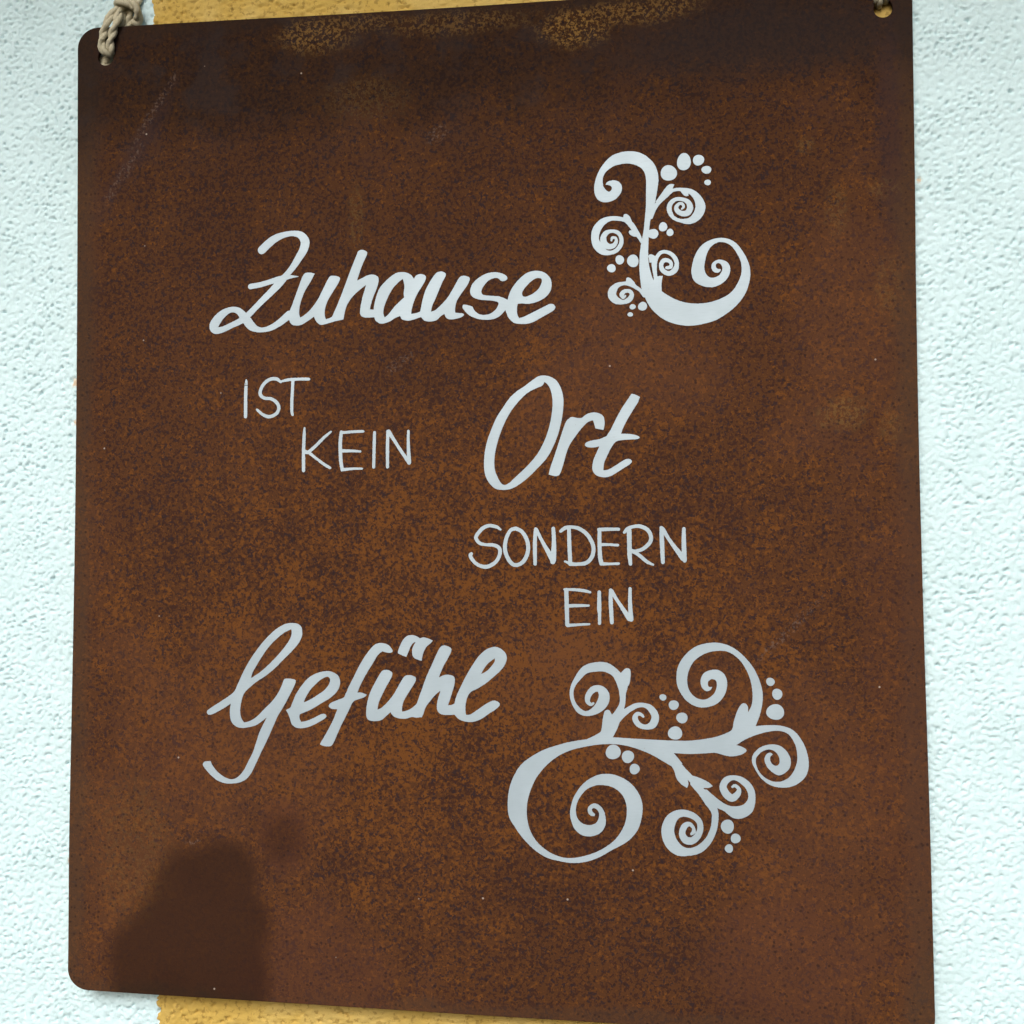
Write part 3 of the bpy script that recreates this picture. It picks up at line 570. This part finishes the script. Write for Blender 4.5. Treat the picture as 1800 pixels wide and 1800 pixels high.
        ('P', '48.41,-100.53 40.89,-101.8 34.6,-103.49 27.66,-106.13 20.69,-110.66 16.88,-115.43 14.33,-121.74 13.56,-128 14.01,-133.6 16.22,-137.58 20.02,-142.74 25.06,-147.53 30.09,-150.46 35.73,-151.8 40.74,-152.37 46.35,-151.74 51.95,-149.7 57.55,-146.44 63.74,-142.86 68.08,-138.12 69.96,-132.54 70.29,-127.63 69.08,-123.36 65.72,-118.84 60.78,-115.89 55.82,-114.9 50.84,-115.83 45.84,-119.05 42.07,-124.1 40.18,-129.72 40.29,-134.05 42.03,-138.32 45.14,-140.69 48.88,-141.06 52.62,-139.53 54.8,-136.38 54.82,-132.38 53.59,-129.34 51.42,-127.55 49.55,-127.48 47.68,-128.89 47.55,-131.06 48.6,-132.44 50.28,-132.64c 50.6,-131.77c 49.42,-130.82 49.23,-129.77 50.17,-129.25 51.72,-130.32 52.21,-132.46 51.08,-135.27 48.27,-136.4 45.16,-135.76 42.98,-133.35 42.49,-129.66 43.63,-125.92 46.46,-122.13 50.2,-120.05 53.94,-119.64 58.28,-120.58 61.68,-123.26 63.51,-127.21 63.67,-132.12 62.23,-137.07 58.8,-142.1 53.83,-145.95 48.23,-148.6 41.99,-150.17 36.99,-150.22 31.35,-148.25 26.33,-144.39 23.18,-139.53 21.8,-133.99 21.94,-127.77 23.52,-122.12 26.38,-116.44 31.44,-110.72 37.74,-106.53 45.27,-104.07 53.39,-102.65 58.36,-102.36c 58.38,-99.7c'),
        ('S', '55.93,-99.79,1.82 57.47,-94.91,2.73 60.23,-90.01,1.7 62.07,-85.73,1.21 62.28,-81.48,1.34 62.12,-77.23,2.18 59.4,-73.02,1.7 55.45,-70.51,1.95 50.86,-70.39,1.96 46.57,-71.66,1.65 43.49,-75.06,1.23 41.32,-78.75,0.86 40.82,-82.42,0.8 41.91,-86.07,0.86 44.36,-89.07,1.1 47.42,-89.93,1.04 51.1,-88.35,1.7 53.86,-85.26,2.32 54.48,-81.91,2.19 52.66,-79.5,1.46 49.91,-79.85,1.34 47.88,-82.31,1.22 47.56,-84.75,0.98 48.84,-86.13,0.67 49.95,-85.63,0.49'),
        ('P', '60.92,-73.61c 62.75,-71.46 64.27,-70.71 65.49,-71.42 65.65,-74.15 64.85,-77.8 63.32,-79.04c 61.2,-77.85c'),
        ('P', '53.2,-96.81 53.95,-91.94 54.76,-88.89 56.28,-88.26 57.5,-89.75 58.09,-91.86c 59.31,-93.05c 55.62,-100.4c 45.85,-101.33c 51.36,-98.54'),
        ('S', '58.69,-93.67,1.52 61.14,-90.9,1.46 64.19,-88.42,1.21 67.83,-86.36,1.09 70.86,-86.01,0.91 73.87,-87.35,1.33 75.78,-90.63,1.57 74.74,-93.97,1.56 72.02,-95.11,1.03 69,-94.26,1.09 67.38,-91.69,1.15 68.3,-89.74,0.85 69.93,-89.95,0.66 70.83,-90.84,0.48'),
        ('P', '38.49,-102.28c 47.08,-100.88 57.45,-99.75 64.13,-99.92 72.59,-100.23 81.01,-100.47 89.39,-100.42 95.36,-99.69 100.72,-98.56 104.88,-96.98 107.26,-95.44 108.18,-91.54 109.69,-87.33 111.19,-84.91 112.67,-84.59 113.72,-85.77 113.94,-88.15c 115.56,-90.81c 116.71,-93.89c 122,-93.37 127.27,-93.56 131.92,-95.25 135.37,-99.33 137.35,-104.02 138.05,-109.33 136.66,-114.09 132.85,-117.43 128.17,-118.74 122.93,-117.99 118.86,-115.13 116.25,-111.04 115.22,-108.09 116.02,-105.09 118.98,-102.35 123.09,-101.19 126.6,-101.77 129.49,-104.2 130.91,-107.72 130,-111.29 126.48,-113.75 123.56,-112.64 121.25,-110.32 120.28,-107.38 121.3,-105.15 122.77,-104.59 123.64,-105.28c 122.57,-106.61 123.02,-108.8 124.76,-109.94 126.23,-109.02 126.26,-106.64 124.82,-104.3 122.49,-103.29 119.55,-104.12 117.18,-106.56 116.86,-109.24 118.29,-112.77 121.2,-115.36 124.7,-116.46 128.2,-115.78 131.14,-113.34 133.23,-108.85 133.45,-104.7 132.45,-100.58 130.15,-97.07 126.66,-95.65 121.97,-96.04 116.67,-97.64 112.54,-99.51 108.98,-101.79c 111.33,-102.52 113.08,-103.85 111.3,-105.5 107.16,-106.49 103.62,-105.97 100.07,-105.15 95.31,-105.56 89.35,-105.87 83.37,-105.65c 86.93,-109.95c 82.14,-110.96c 78.55,-108.94 73.76,-106.35 67.74,-104.07 62.3,-102.8 57.44,-102.48 51.96,-102.78 47.07,-103.31 38.48,-105.5c'),
        ('P', '118.51,-89.56 119.62,-84.77 119.78,-79.99 118.65,-75.23 116.34,-70.18 112.84,-65.73 108.73,-62.17 104,-60.11 99.24,-59.74 93.26,-61.12 88.45,-64.79 85.41,-69.66 84.66,-74.5 85.35,-78.71 88.32,-83.49 92.48,-86.12 96.65,-86.53 101.42,-84.77 104.42,-81.13 105.47,-76.62 104.49,-73.03 102.13,-71.14 99.15,-71 96.16,-72.24 94.65,-74.97 94.93,-77.97 96.7,-79.75 98.49,-79.42 99.4,-78.02c 97.91,-77.93 97.62,-76.13 99.12,-74.78 100.9,-75.48 101.18,-77.88 99.97,-80.9 96.68,-83.23 93.1,-82.81 90.43,-80.44 89.14,-76.85 89.59,-72.02 92.02,-67.47 96.23,-64.41 101,-63.15 105.76,-63.4 109.88,-66.06 112.8,-69.92 114.83,-74.69 115.67,-79.46 115.63,-83.64 115.02,-86.04 113.94,-88.15c 112.56,-96.83c 115.81,-96.17c 116.83,-93.88'),
        ('P', '82.36,-111.05c 83.57,-113.17 84.47,-116.21 86.59,-118.6 88.71,-119.89c 89.33,-118.23 88.92,-116.4c 91.46,-119.09c 95.4,-120.81c 95.41,-119.71c 97.53,-119.66 99.23,-118.88c 97.55,-117.4 93.92,-115.66 90.88,-114.7c 87.25,-110.94 83.01,-105.52c 76.88,-105.65c 75.03,-106.31 79.31,-108.67'),
        ('S', '96.3,-121.4,1.1 100.51,-125.55,1.58 104.72,-127.86,1.46 108.92,-129.43,2.54 113.03,-127.92,2.29 114.98,-123.92,1.51 114.42,-119.7,1.45 111.45,-116.43,1.33 107.84,-115.19,0.97 104.82,-116.3,1.34 103.4,-119.08,1.45 104.77,-122.08,1.58 107.17,-123.53,1.51 109.47,-121.65,1.15 109.79,-119.7,0.79 108.3,-118.46,0.67 107.21,-118.98,0.48'),
        ('S', '91.47,-117.86,1.46 94.48,-121.14,1.59 97.49,-125.02,1.83 99.88,-129.21,1.45 100.03,-132.86,1.34 99.21,-137.14,1.34 97.06,-141.46,1.45 93.39,-144.92,1.58 88.83,-146.17,1.58 84.88,-145.39,2.32 81.85,-142.26,2.69 80.66,-137.72,2.63 81.91,-133.41,2.32 84.37,-131.01,1.71 87.12,-130.32,1.46 90.46,-131.01,1.34 93.18,-133.06,1.21 94.07,-135.78,1.21 93.13,-139.15,1.34 90.69,-141.48,1.46 87.95,-141.27,1.52 86.57,-138.75,1.34 87.57,-135.67,1.22 89.52,-134.7,0.91 91.09,-136.05,0.67 91.32,-137.81,0.79 90.4,-138.75,0.55'),
    ], [(79.02, -82.67, 1.45, 1.33), (83.45, -85.8, 2.04, 2.04), (86.83, -91.03, 2.28, 2.28), (83.97, -97.4, 2.88, 2.82), (123.0, -75.59, 1.76, 1.67), (125.7, -80.62, 2.11, 2.21), (124.87, -87.96, 3.51, 3.28), (58.21, -105.79, 3.16, 3.02), (64.33, -107.59, 2.54, 2.6), (67.09, -112.65, 2.11, 2.17), (105.08, -135.25, 2.72, 2.79), (108.35, -140.0, 1.98, 2.0), (105.61, -144.21, 1.69, 1.7)]),
]
PLATE_OUTLINE = [(-185.84, 209.56), (-185.68, 211.46), (-185.14, 213.27), (-184.25, 214.92), (-183.04, 216.35), (-181.54, 217.51), (-179.83, 218.37), (-177.95, 218.88), (-175.97, 219.03), (-169.74, 218.82), (-164.22, 218.81), (-154.6, 218.71), (-113.9, 218.32), (-74.07, 217.75), (-35.06, 217.38), (3.13, 217.17), (37.09, 217.19), (89.26, 216.96), (136.68, 216.71), (159.91, 216.53), (169.12, 216.51), (174.72, 216.43), (176.42, 216.25), (178.06, 215.73), (179.58, 214.87), (180.93, 213.71), (182.05, 212.31), (182.89, 210.71), (183.42, 208.99), (183.62, 207.2), (183.6, 202.31), (183.58, 195.09), (183.56, 183.08), (183.52, 123.37), (183.33, 87.85), (183.51, 17.44), (184.37, -59.0), (185.47, -132.11), (186.1, -190.78), (186.17, -200.88), (186.23, -205.36), (186.25, -209.61), (186.05, -211.33), (185.52, -213.0), (184.68, -214.56), (183.56, -215.92), (182.21, -217.05), (180.69, -217.89), (179.04, -218.42), (177.35, -218.59), (173.17, -218.62), (165.45, -218.6), (131.95, -218.32), (53.49, -217.73), (-9.0, -217.31), (-83.96, -216.61), (-146.25, -216.14), (-162.16, -215.95), (-168.83, -215.87), (-174.36, -215.8), (-176.27, -215.6), (-178.09, -215.07), (-179.76, -214.23), (-181.22, -213.1), (-182.41, -211.73), (-183.29, -210.17), (-183.83, -208.46), (-184.01, -206.69), (-184.0, -202.37), (-184.01, -194.88), (-184.15, -176.15), (-184.35, -143.53), (-183.93, -67.57), (-183.8, -3.57), (-184.2, 74.11), (-185.08, 152.8), (-185.53, 184.57), (-185.68, 197.85), (-185.76, 204.5)]
PLATE_HOLES = [(-172.03, 204.85, 3.79), (171.83, 204.43, 3.83)]

def parse(txt):
    out = []
    for t in txt.split():
        c = t.endswith('c')
        out.append([float(v) for v in t.rstrip('c').split(',')] + [c])
    return out

def catmull(p0, p1, p2, p3, t):
    return 0.5 * ((2 * p1) + (-p0 + p2) * t + (2 * p0 - 5 * p1 + 4 * p2 - p3) * t * t + (-p0 + 3 * p1 - 3 * p2 + p3) * t ** 3)

def smooth_loop(pts):
    P = [np.array(q[:2]) for q in pts]; C = [q[-1] for q in pts]; n = len(P); out = []
    for i in range(n):
        p1, p2 = P[i], P[(i + 1) % n]
        p0 = P[i - 1] if not C[i] else p1 * 2 - p2
        p3 = P[(i + 2) % n] if not C[(i + 1) % n] else p2 * 2 - p1
        k = max(2, int(np.hypot(*(p2 - p1)) / 0.45))
        for j in range(k):
            out.append(catmull(p0, p1, p2, p3, j / k))
    return np.array(out)

def smooth_line(pts):
    P = [np.array(q[:3]) for q in pts]; n = len(P); out = []
    for i in range(n - 1):
        p1, p2 = P[i], P[i + 1]
        p0 = P[i - 1] if i else p1 * 2 - p2
        p3 = P[i + 2] if i + 2 < n else p2 * 2 - p1
        k = max(2, int(np.hypot(*(p2 - p1)[:2]) / 0.4))
        for j in range(k):
            out.append(catmull(p0, p1, p2, p3, j / k))
    out.append(P[-1])
    return np.array(out)

CELL = 0.11
FAR = 1.2
def contours(shapes, seed, rough=0.035):
    prep = [(k, smooth_loop(parse(t)) if k in 'PH' else smooth_line(parse(t))) for k, t in shapes]
    allp = np.concatenate([q[:, :2] for k, q in prep])
    lo = allp.min(0) - 4.5; hi = allp.max(0) + 4.5
    nx, nz = (np.ceil((hi - lo) / CELL).astype(int) + 1)
    gx = lo[0] + np.arange(nx) * CELL; gz = lo[1] + np.arange(nz) * CELL
    field = np.full((nz, nx), -FAR)
    def window(x0, x1, z0, z1):
        a = max(0, int((x0 - lo[0]) / CELL)); b = min(nx, int((x1 - lo[0]) / CELL) + 2)
        c = max(0, int((z0 - lo[1]) / CELL)); d = min(nz, int((z1 - lo[1]) / CELL) + 2)
        return a, b, c, d
    def polygon(q):
        dist = np.full((nz, nx), FAR); inside = np.zeros((nz, nx), bool)
        r = np.roll(q, -1, 0)
        for (ax, az), (bx, bz) in zip(q, r):
            z0, z1 = min(az, bz), max(az, bz)
            c = int(math.ceil((z0 - lo[1]) / CELL)); d = int(math.ceil((z1 - lo[1]) / CELL))
            for k in range(c, d):                      # scan-line parity
                xc = ax + (gz[k] - az) / (bz - az) * (bx - ax)
                inside[k, int(math.ceil((xc - lo[0]) / CELL)):] ^= True
            a, b, c, d = window(min(ax, bx) - FAR, max(ax, bx) + FAR, z0 - FAR, z1 + FAR)
            X, Z = gx[None, a:b], gz[c:d, None]
            dx, dz = bx - ax, bz - az
            L = dx * dx + dz * dz + 1e-12
            t = np.clip(((X - ax) * dx + (Z - az) * dz) / L, 0, 1)
            e = np.hypot(X - ax - t * dx, Z - az - t * dz)
            np.minimum(dist[c:d, a:b], e, out=dist[c:d, a:b])
        return np.where(inside, dist, -dist)
    def line(q):
        f = np.full((nz, nx), -FAR)
        for (ax, az, ar), (bx, bz, br) in zip(q[:-1], q[1:]):
            m = max(ar, br) + FAR
            a, b, c, d = window(min(ax, bx) - m, max(ax, bx) + m, min(az, bz) - m, max(az, bz) + m)
            X, Z = gx[None, a:b], gz[c:d, None]
            dx, dz = bx - ax, bz - az
            L = dx * dx + dz * dz + 1e-12
            t = np.clip(((X - ax) * dx + (Z - az) * dz) / L, 0, 1)
            e = ar + t * (br - ar) - np.hypot(X - ax - t * dx, Z - az - t * dz)
            np.maximum(f[c:d, a:b], e, out=f[c:d, a:b])
        return f
    cuts = []
    for k, q in prep:
        f = polygon(q) if k in 'PH' else line(q)
        if k in 'PS': field = np.maximum(field, f)
        else: cuts.append(f)
    for f in cuts: field = np.minimum(field, -f)
    # slightly ragged edge, as the stencil left it
    r = np.random.default_rng(seed).standard_normal((nz // 3 + 3, nx // 3 + 3))
    zi, xi = np.arange(nz) / 3.0, np.arange(nx) / 3.0
    z0, x0 = zi.astype(int), xi.astype(int); fz, fx = (zi - z0)[:, None], (xi - x0)[None, :]
    nse = (r[np.ix_(z0, x0)] * (1 - fz) * (1 - fx) + r[np.ix_(z0 + 1, x0)] * fz * (1 - fx) + r[np.ix_(z0, x0 + 1)] * (1 - fz) * fx + r[np.ix_(z0 + 1, x0 + 1)] * fz * fx)
    field = field + rough * nse
    field[np.abs(field) < 1e-6] = 1e-6
    field[0, :] = field[-1, :] = field[:, 0] = field[:, -1] = -FAR
    # marching squares
    s = field > 0
    code = s[:-1, :-1] * 1 + s[:-1, 1:] * 2 + s[1:, 1:] * 4 + s[1:, :-1] * 8
    table = {1: [(3, 0)], 2: [(0, 1)], 3: [(3, 1)], 4: [(1, 2)], 5: [(3, 2), (1, 0)], 6: [(0, 2)], 7: [(3, 2)], 8: [(2, 3)],
             9: [(2, 0)], 10: [(0, 3), (2, 1)], 11: [(2, 1)], 12: [(1, 3)], 13: [(1, 0)], 14: [(0, 3)]}
    nxt, pos = {}, {}
    def key(j, i, e):
        return [(0, j, i), (1, j, i + 1), (0, j + 1, i), (1, j, i)][e]
    def point(k):
        if k not in pos:
            o, j, i = k
            a = field[j, i]; b = field[j, i + 1] if o == 0 else field[j + 1, i]
            t = a / (a - b)
            pos[k] = (gx[i] + (t * CELL if o == 0 else 0), gz[j] + (t * CELL if o == 1 else 0))
        return pos[k]
    for j, i in zip(*np.nonzero((code > 0) & (code < 15))):
        for a, b in table[int(code[j, i])]:
            nxt[key(j, i, a)] = key(j, i, b)
    loops = []
    while nxt:
        k0, k = next(iter(nxt.items())); loop = [point(k0)]; del nxt[k0]
        while k != k0 and k in nxt:
            loop.append(point(k)); k2 = nxt.pop(k); k = k2
        if len(loop) < 8: continue
        q = np.array(loop)
        area = 0.5 * abs(np.sum(q[:, 0] * np.roll(q[:, 1], -1) - q[:, 1] * np.roll(q[:, 0], -1)))
        if area < 0.12: continue
        loops.append(simplify(q, 0.02))
    return loops

def simplify(q, tol):
    """Greedy thinning of a closed contour."""
    out = [q[0]]; i = 0; n = len(q)
    while i < n - 1:
        j = min(i + 8, n - 1)
        while j > i + 1:
            a, b = q[i], q[j]
            d = b - a; L = np.hypot(*d) + 1e-9
            w = q[i + 1:j] - a
            if np.abs(d[0] * w[:, 1] - d[1] * w[:, 0]).max() / L < tol: break
            j -= 1
        out.append(q[j]); i = j
    return out[:-1] if np.hypot(*(out[-1] - out[0])) < 1e-6 else out

# ------------------------------------------------------------------ the sign
sign = bpy.data.objects.new("metal_sign", None)
coll.objects.link(sign)
sign.empty_display_size = 0.05
sign.location = (0, 0, ZC + BASE)
sign["label"] = "rusty brown rectangular metal sign with pale German lettering and curly flourishes"
sign["category"] = "sign"
UP = (0, 0, -BASE)

THICK = 0.0018
hole_loops = []
for hx, hz, hr in PLATE_HOLES:
    hole_loops.append([(hx + hr * math.cos(a * math.tau / 40), hz + hr * math.sin(a * math.tau / 40)) for a in range(40)])
plate_loop = [tuple(q) for q in smooth_loop([[x, z, False] for x, z in PLATE_OUTLINE])[::3]]
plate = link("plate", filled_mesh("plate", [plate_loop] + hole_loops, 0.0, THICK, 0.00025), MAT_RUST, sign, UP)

LETTER_T = 0.00012
def glyph(name, loops, parent, loc):
    return link(name, filled_mesh(name, loops, -LETTER_T + 0.00001, LETTER_T), MAT_LETTER, parent, loc)

for gi, (kind, what, shapes, dots) in enumerate(GLYPHS):
    o = glyph(kind, contours(shapes, 100 + gi), sign, UP)
    if kind == 'flourish':
        o["label"] = {"upper": "curling vine flourish beside the word Zuhause", "lower": "branching vine flourish beside the word Gefühl"}[what]
    for di, (dx, dz, rx, rz) in enumerate(dots):
        rr = random.Random(gi * 50 + di)
        ph = rr.uniform(0, 6.28); ph2 = rr.uniform(0, 6.28)
        lp = []
        for a in range(36):
            t = a * math.tau / 36
            w = 1 + 0.03 * math.sin(2 * t + ph) + 0.025 * math.sin(3 * t + ph2)
            lp.append((dx + rx * w * math.cos(t), dz + rz * w * math.sin(t)))
        glyph("dot", [lp], o, (0, 0, 0))

# ------------------------------------------------------------------ the twine the sign hangs from
def cord_mesh(name, path, radius, pitch=15.0, strands=2, seed=0, sides=9):
    """Twisted twine along a smooth path of (x, z, depth) in millimetres."""
    P = [np.array([q[0], q[1], min(q[2], 3.7)]) for q in path]; n = len(P); line = []
    for i in range(n - 1):
        p1, p2 = P[i], P[i + 1]
        p0 = P[i - 1] if i else p1 * 2 - p2
        p3 = P[i + 2] if i + 2 < n else p2 * 2 - p1
        k = max(3, int(np.linalg.norm(p2 - p1) / 0.55))
        if np.linalg.norm(p2 - p1) > 60: k = 90
        for j in range(k):
            line.append(catmull(p0, p1, p2, p3, j / k))
    line.append(P[-1])
    line = [Vector((q[0], q[2], q[1])) for q in line]     # world axes: x, y (depth), z
    rng = random.Random(seed)
    tang = [(line[min(i + 1, len(line) - 1)] - line[max(i - 1, 0)]).normalized() for i in range(len(line))]
    u = tang[0].orthogonal().normalized()
    frames = []; s = 0.0
    for i, t in enumerate(tang):
        u = (u - t * u.dot(t)).normalized()
        if i: s += (line[i] - line[i - 1]).length
        frames.append((line[i], u.copy(), t.cross(u), s))
    verts, faces = [], []
    for k in range(strands):
        base = len(verts); wob = rng.uniform(0, 6)
        for c, a, b, s in frames:
            th = math.tau * (s / pitch + k / strands) + 0.5 * math.sin(s * 0.31 + seed)
            rad = radius * (0.68 + 0.05 * math.sin(s * 0.9 + wob) + 0.04 * math.sin(s * 2.3 + wob * 2))
            off = radius * 0.36
            o = c + a * (off * math.cos(th)) + b * (off * math.sin(th))
            for m in range(sides):
                al = math.tau * m / sides + th
                crease = 1.0 + 0.06 * math.cos(3 * al + s * 0.7 + wob)
                v = o + (a * math.cos(al) + b * math.sin(al)) * rad * crease
                verts.append((v.x / 1000, v.y / 1000, v.z / 1000))
        nf = len(frames)
        for i in range(nf - 1):
            for m in range(sides):
                m2 = (m + 1) % sides
                faces.append((base + i * sides + m, base + i * sides + m2, base + (i + 1) * sides + m2, base + (i + 1) * sides + m))
        faces.append(tuple(base + m for m in range(sides))[::-1])
        faces.append(tuple(base + (nf - 1) * sides + m for m in range(sides)))
    return mesh_from(name, verts, faces, True)

CR = 1.88
NAIL = (4.0, 345.0)
twine = bpy.data.objects.new("hanging_twine", None)
coll.objects.link(twine)
twine.empty_display_size = 0.03
twine.location = (0, 0, ZC)
twine["label"] = "beige twisted twine knotted through the hole beside the sign's rounded corner"
twine["category"] = "twine"
# two turns of the loop lying on the front of the plate, over the upper edge and down behind it to the hole
front_a = [(-170.84, 211.2, 5.0), (-170.79, 206.98, 3.4), (-170.9, 205.97, -0.6), (-172.59, 207.59, -1.9), (-172.87, 211.53, -2.0), (-171.65, 216.69, -2.1), (-169.9, 221.44, -1.9), (-167.91, 225.69, 0.0), (-166.75, 229.25, 2.5), (-165.85, 232.59, 5.0)]
front_b = [(-169.72, 212.16, 5.5), (-169.59, 208.42, 3.2), (-169.23, 207.01, -0.4), (-169.08, 209.27, -1.8), (-168.08, 213.87, -2.0), (-166.5, 218.52, -2.0), (-165.7, 222.66, -1.0), (-165.66, 227.08, 1.5), (-164.74, 231.19, 4.5)]
back_a = [(-177.6, 205.63, 4.2), (-173.59, 205.83, 4.0), (-170.63, 211, 4.6), (-167.92, 216.18, 4.6), (-166.01, 221.12, 4.0), (-165.69, 224.62, 3.0), (-165.68, 228.16, 2.6), (-164.5, 231.99, 4.0)]
back_b = [(-177.64, 203.49, 5.4), (-172.97, 203.83, 5.0), (-169.69, 210.02, 5.5), (-165.85, 216.71, 6.0), (-163.11, 221.34, 5.4), (-162.41, 224.46, 4.2), (-162.84, 227.4, 3.6), (-163.33, 231.88, 5.0)]
knot = [(-163.81, 230.27, 6.0), (-166.68, 228.93, 4.0), (-167.57, 229.29, 1.4), (-164.24, 229.55, -0.8), (-160.56, 228.94, -1.0), (-157.91, 227.04, -0.2), (-157.49, 224.55, 1.8), (-158.64, 222.6, 4.2), (-161.01, 222.12, 6.2)]
rise = [(-164.85, 228.68, 7.0), (-161.1, 228.57, 6.2), (-158.79, 231.23, 5.4), (-157.81, 234.72, 5.0), (-153.81, 240.12, 4.6), (NAIL[0] - 3, NAIL[1] + 4, 1.5)]
for nm, path, sd in (("cord", front_a, 1), ("cord", front_b, 2), ("cord", back_a, 3), ("cord", back_b, 4), ("knot", knot, 5), ("cord", rise, 6)):
    link(nm, cord_mesh(nm, path, CR if nm == "cord" else CR * 1.2, seed=sd), MAT_TWINE, twine)

tail = bpy.data.objects.new("hanging_twine", None)
coll.objects.link(tail)
tail.empty_display_size = 0.03
tail.location = (0, 0, ZC)
tail["label"] = "short stretch of pale twine seen inside the hole showing yellow wall"
tail["category"] = "twine"
right_a = [(171.83, 221.02, 5.5), (171.2, 215.41, 5.0), (170.83, 210.52, 4.0), (170.13, 207.08, 2.4), (169.77, 207.44, -0.8), (169.81, 210.44, -2.0), (170.35, 215.28, -1.9), (170.52, 220.68, 1.0)]
right_b = [(174.38, 220.83, 5.5), (174.32, 215.19, 5.0), (174.2, 211.76, 4.0), (173.61, 208.79, 2.4), (172.77, 209.16, -0.8), (172.56, 211.21, -2.0), (172.87, 215.58, -1.9), (172.13, 221.05, 1.0)]
right_knot = [(174.99, 224, 6.0), (171.44, 223.58, 2.0), (168.72, 220.76, 0.0), (170.4, 218.96, 0.5), (174.16, 220.46, 2.0), (175.73, 224.88, 5.0)]
right_rise = [(172.72, 222.12, 4.0), (170.1, 226.49, 4.5), (160.89, 233.12, 4.6), (NAIL[0] + 3, NAIL[1] + 4, 1.5)]
for nm, path, sd in (("cord", right_a, 11), ("cord", right_b, 12), ("knot", right_knot, 13), ("cord", right_rise, 14)):
    link(nm, cord_mesh(nm, path, CR, seed=sd), MAT_TWINE, tail)

# ------------------------------------------------------------------ the nail that carries the twine, above the picture
def lathe_y(profile, sides=20):
    verts, faces = [], []
    for y, r in profile:
        for m in range(sides):
            a = math.tau * m / sides
            verts.append((r * math.cos(a) / 1000, y / 1000, r * math.sin(a) / 1000))
    for i in range(len(profile) - 1):
        for m in range(sides):
            m2 = (m + 1) % sides
            faces.append((i * sides + m, i * sides + m2, (i + 1) * sides + m2, (i + 1) * sides + m))
    faces.append(tuple(range(sides))); faces.append(tuple(range(len(verts) - sides, len(verts)))[::-1])
    return mesh_from("nail", verts, faces)
nail = link("nail", lathe_y([(-5.0, 3.6), (-5.6, 4.0), (-6.2, 3.6), (-5.0, 1.7), (-4.6, 1.5), (32.0, 1.5), (38, 0.2)][2::-1] + [(-4.6, 1.5), (32.0, 1.5), (38, 0.2)]), MAT_STEEL, None, (NAIL[0] / 1000, 0.0, NAIL[1] / 1000 + ZC))
nail["label"] = "steel nail in the wall carrying the sign's twine"
nail["category"] = "nail"
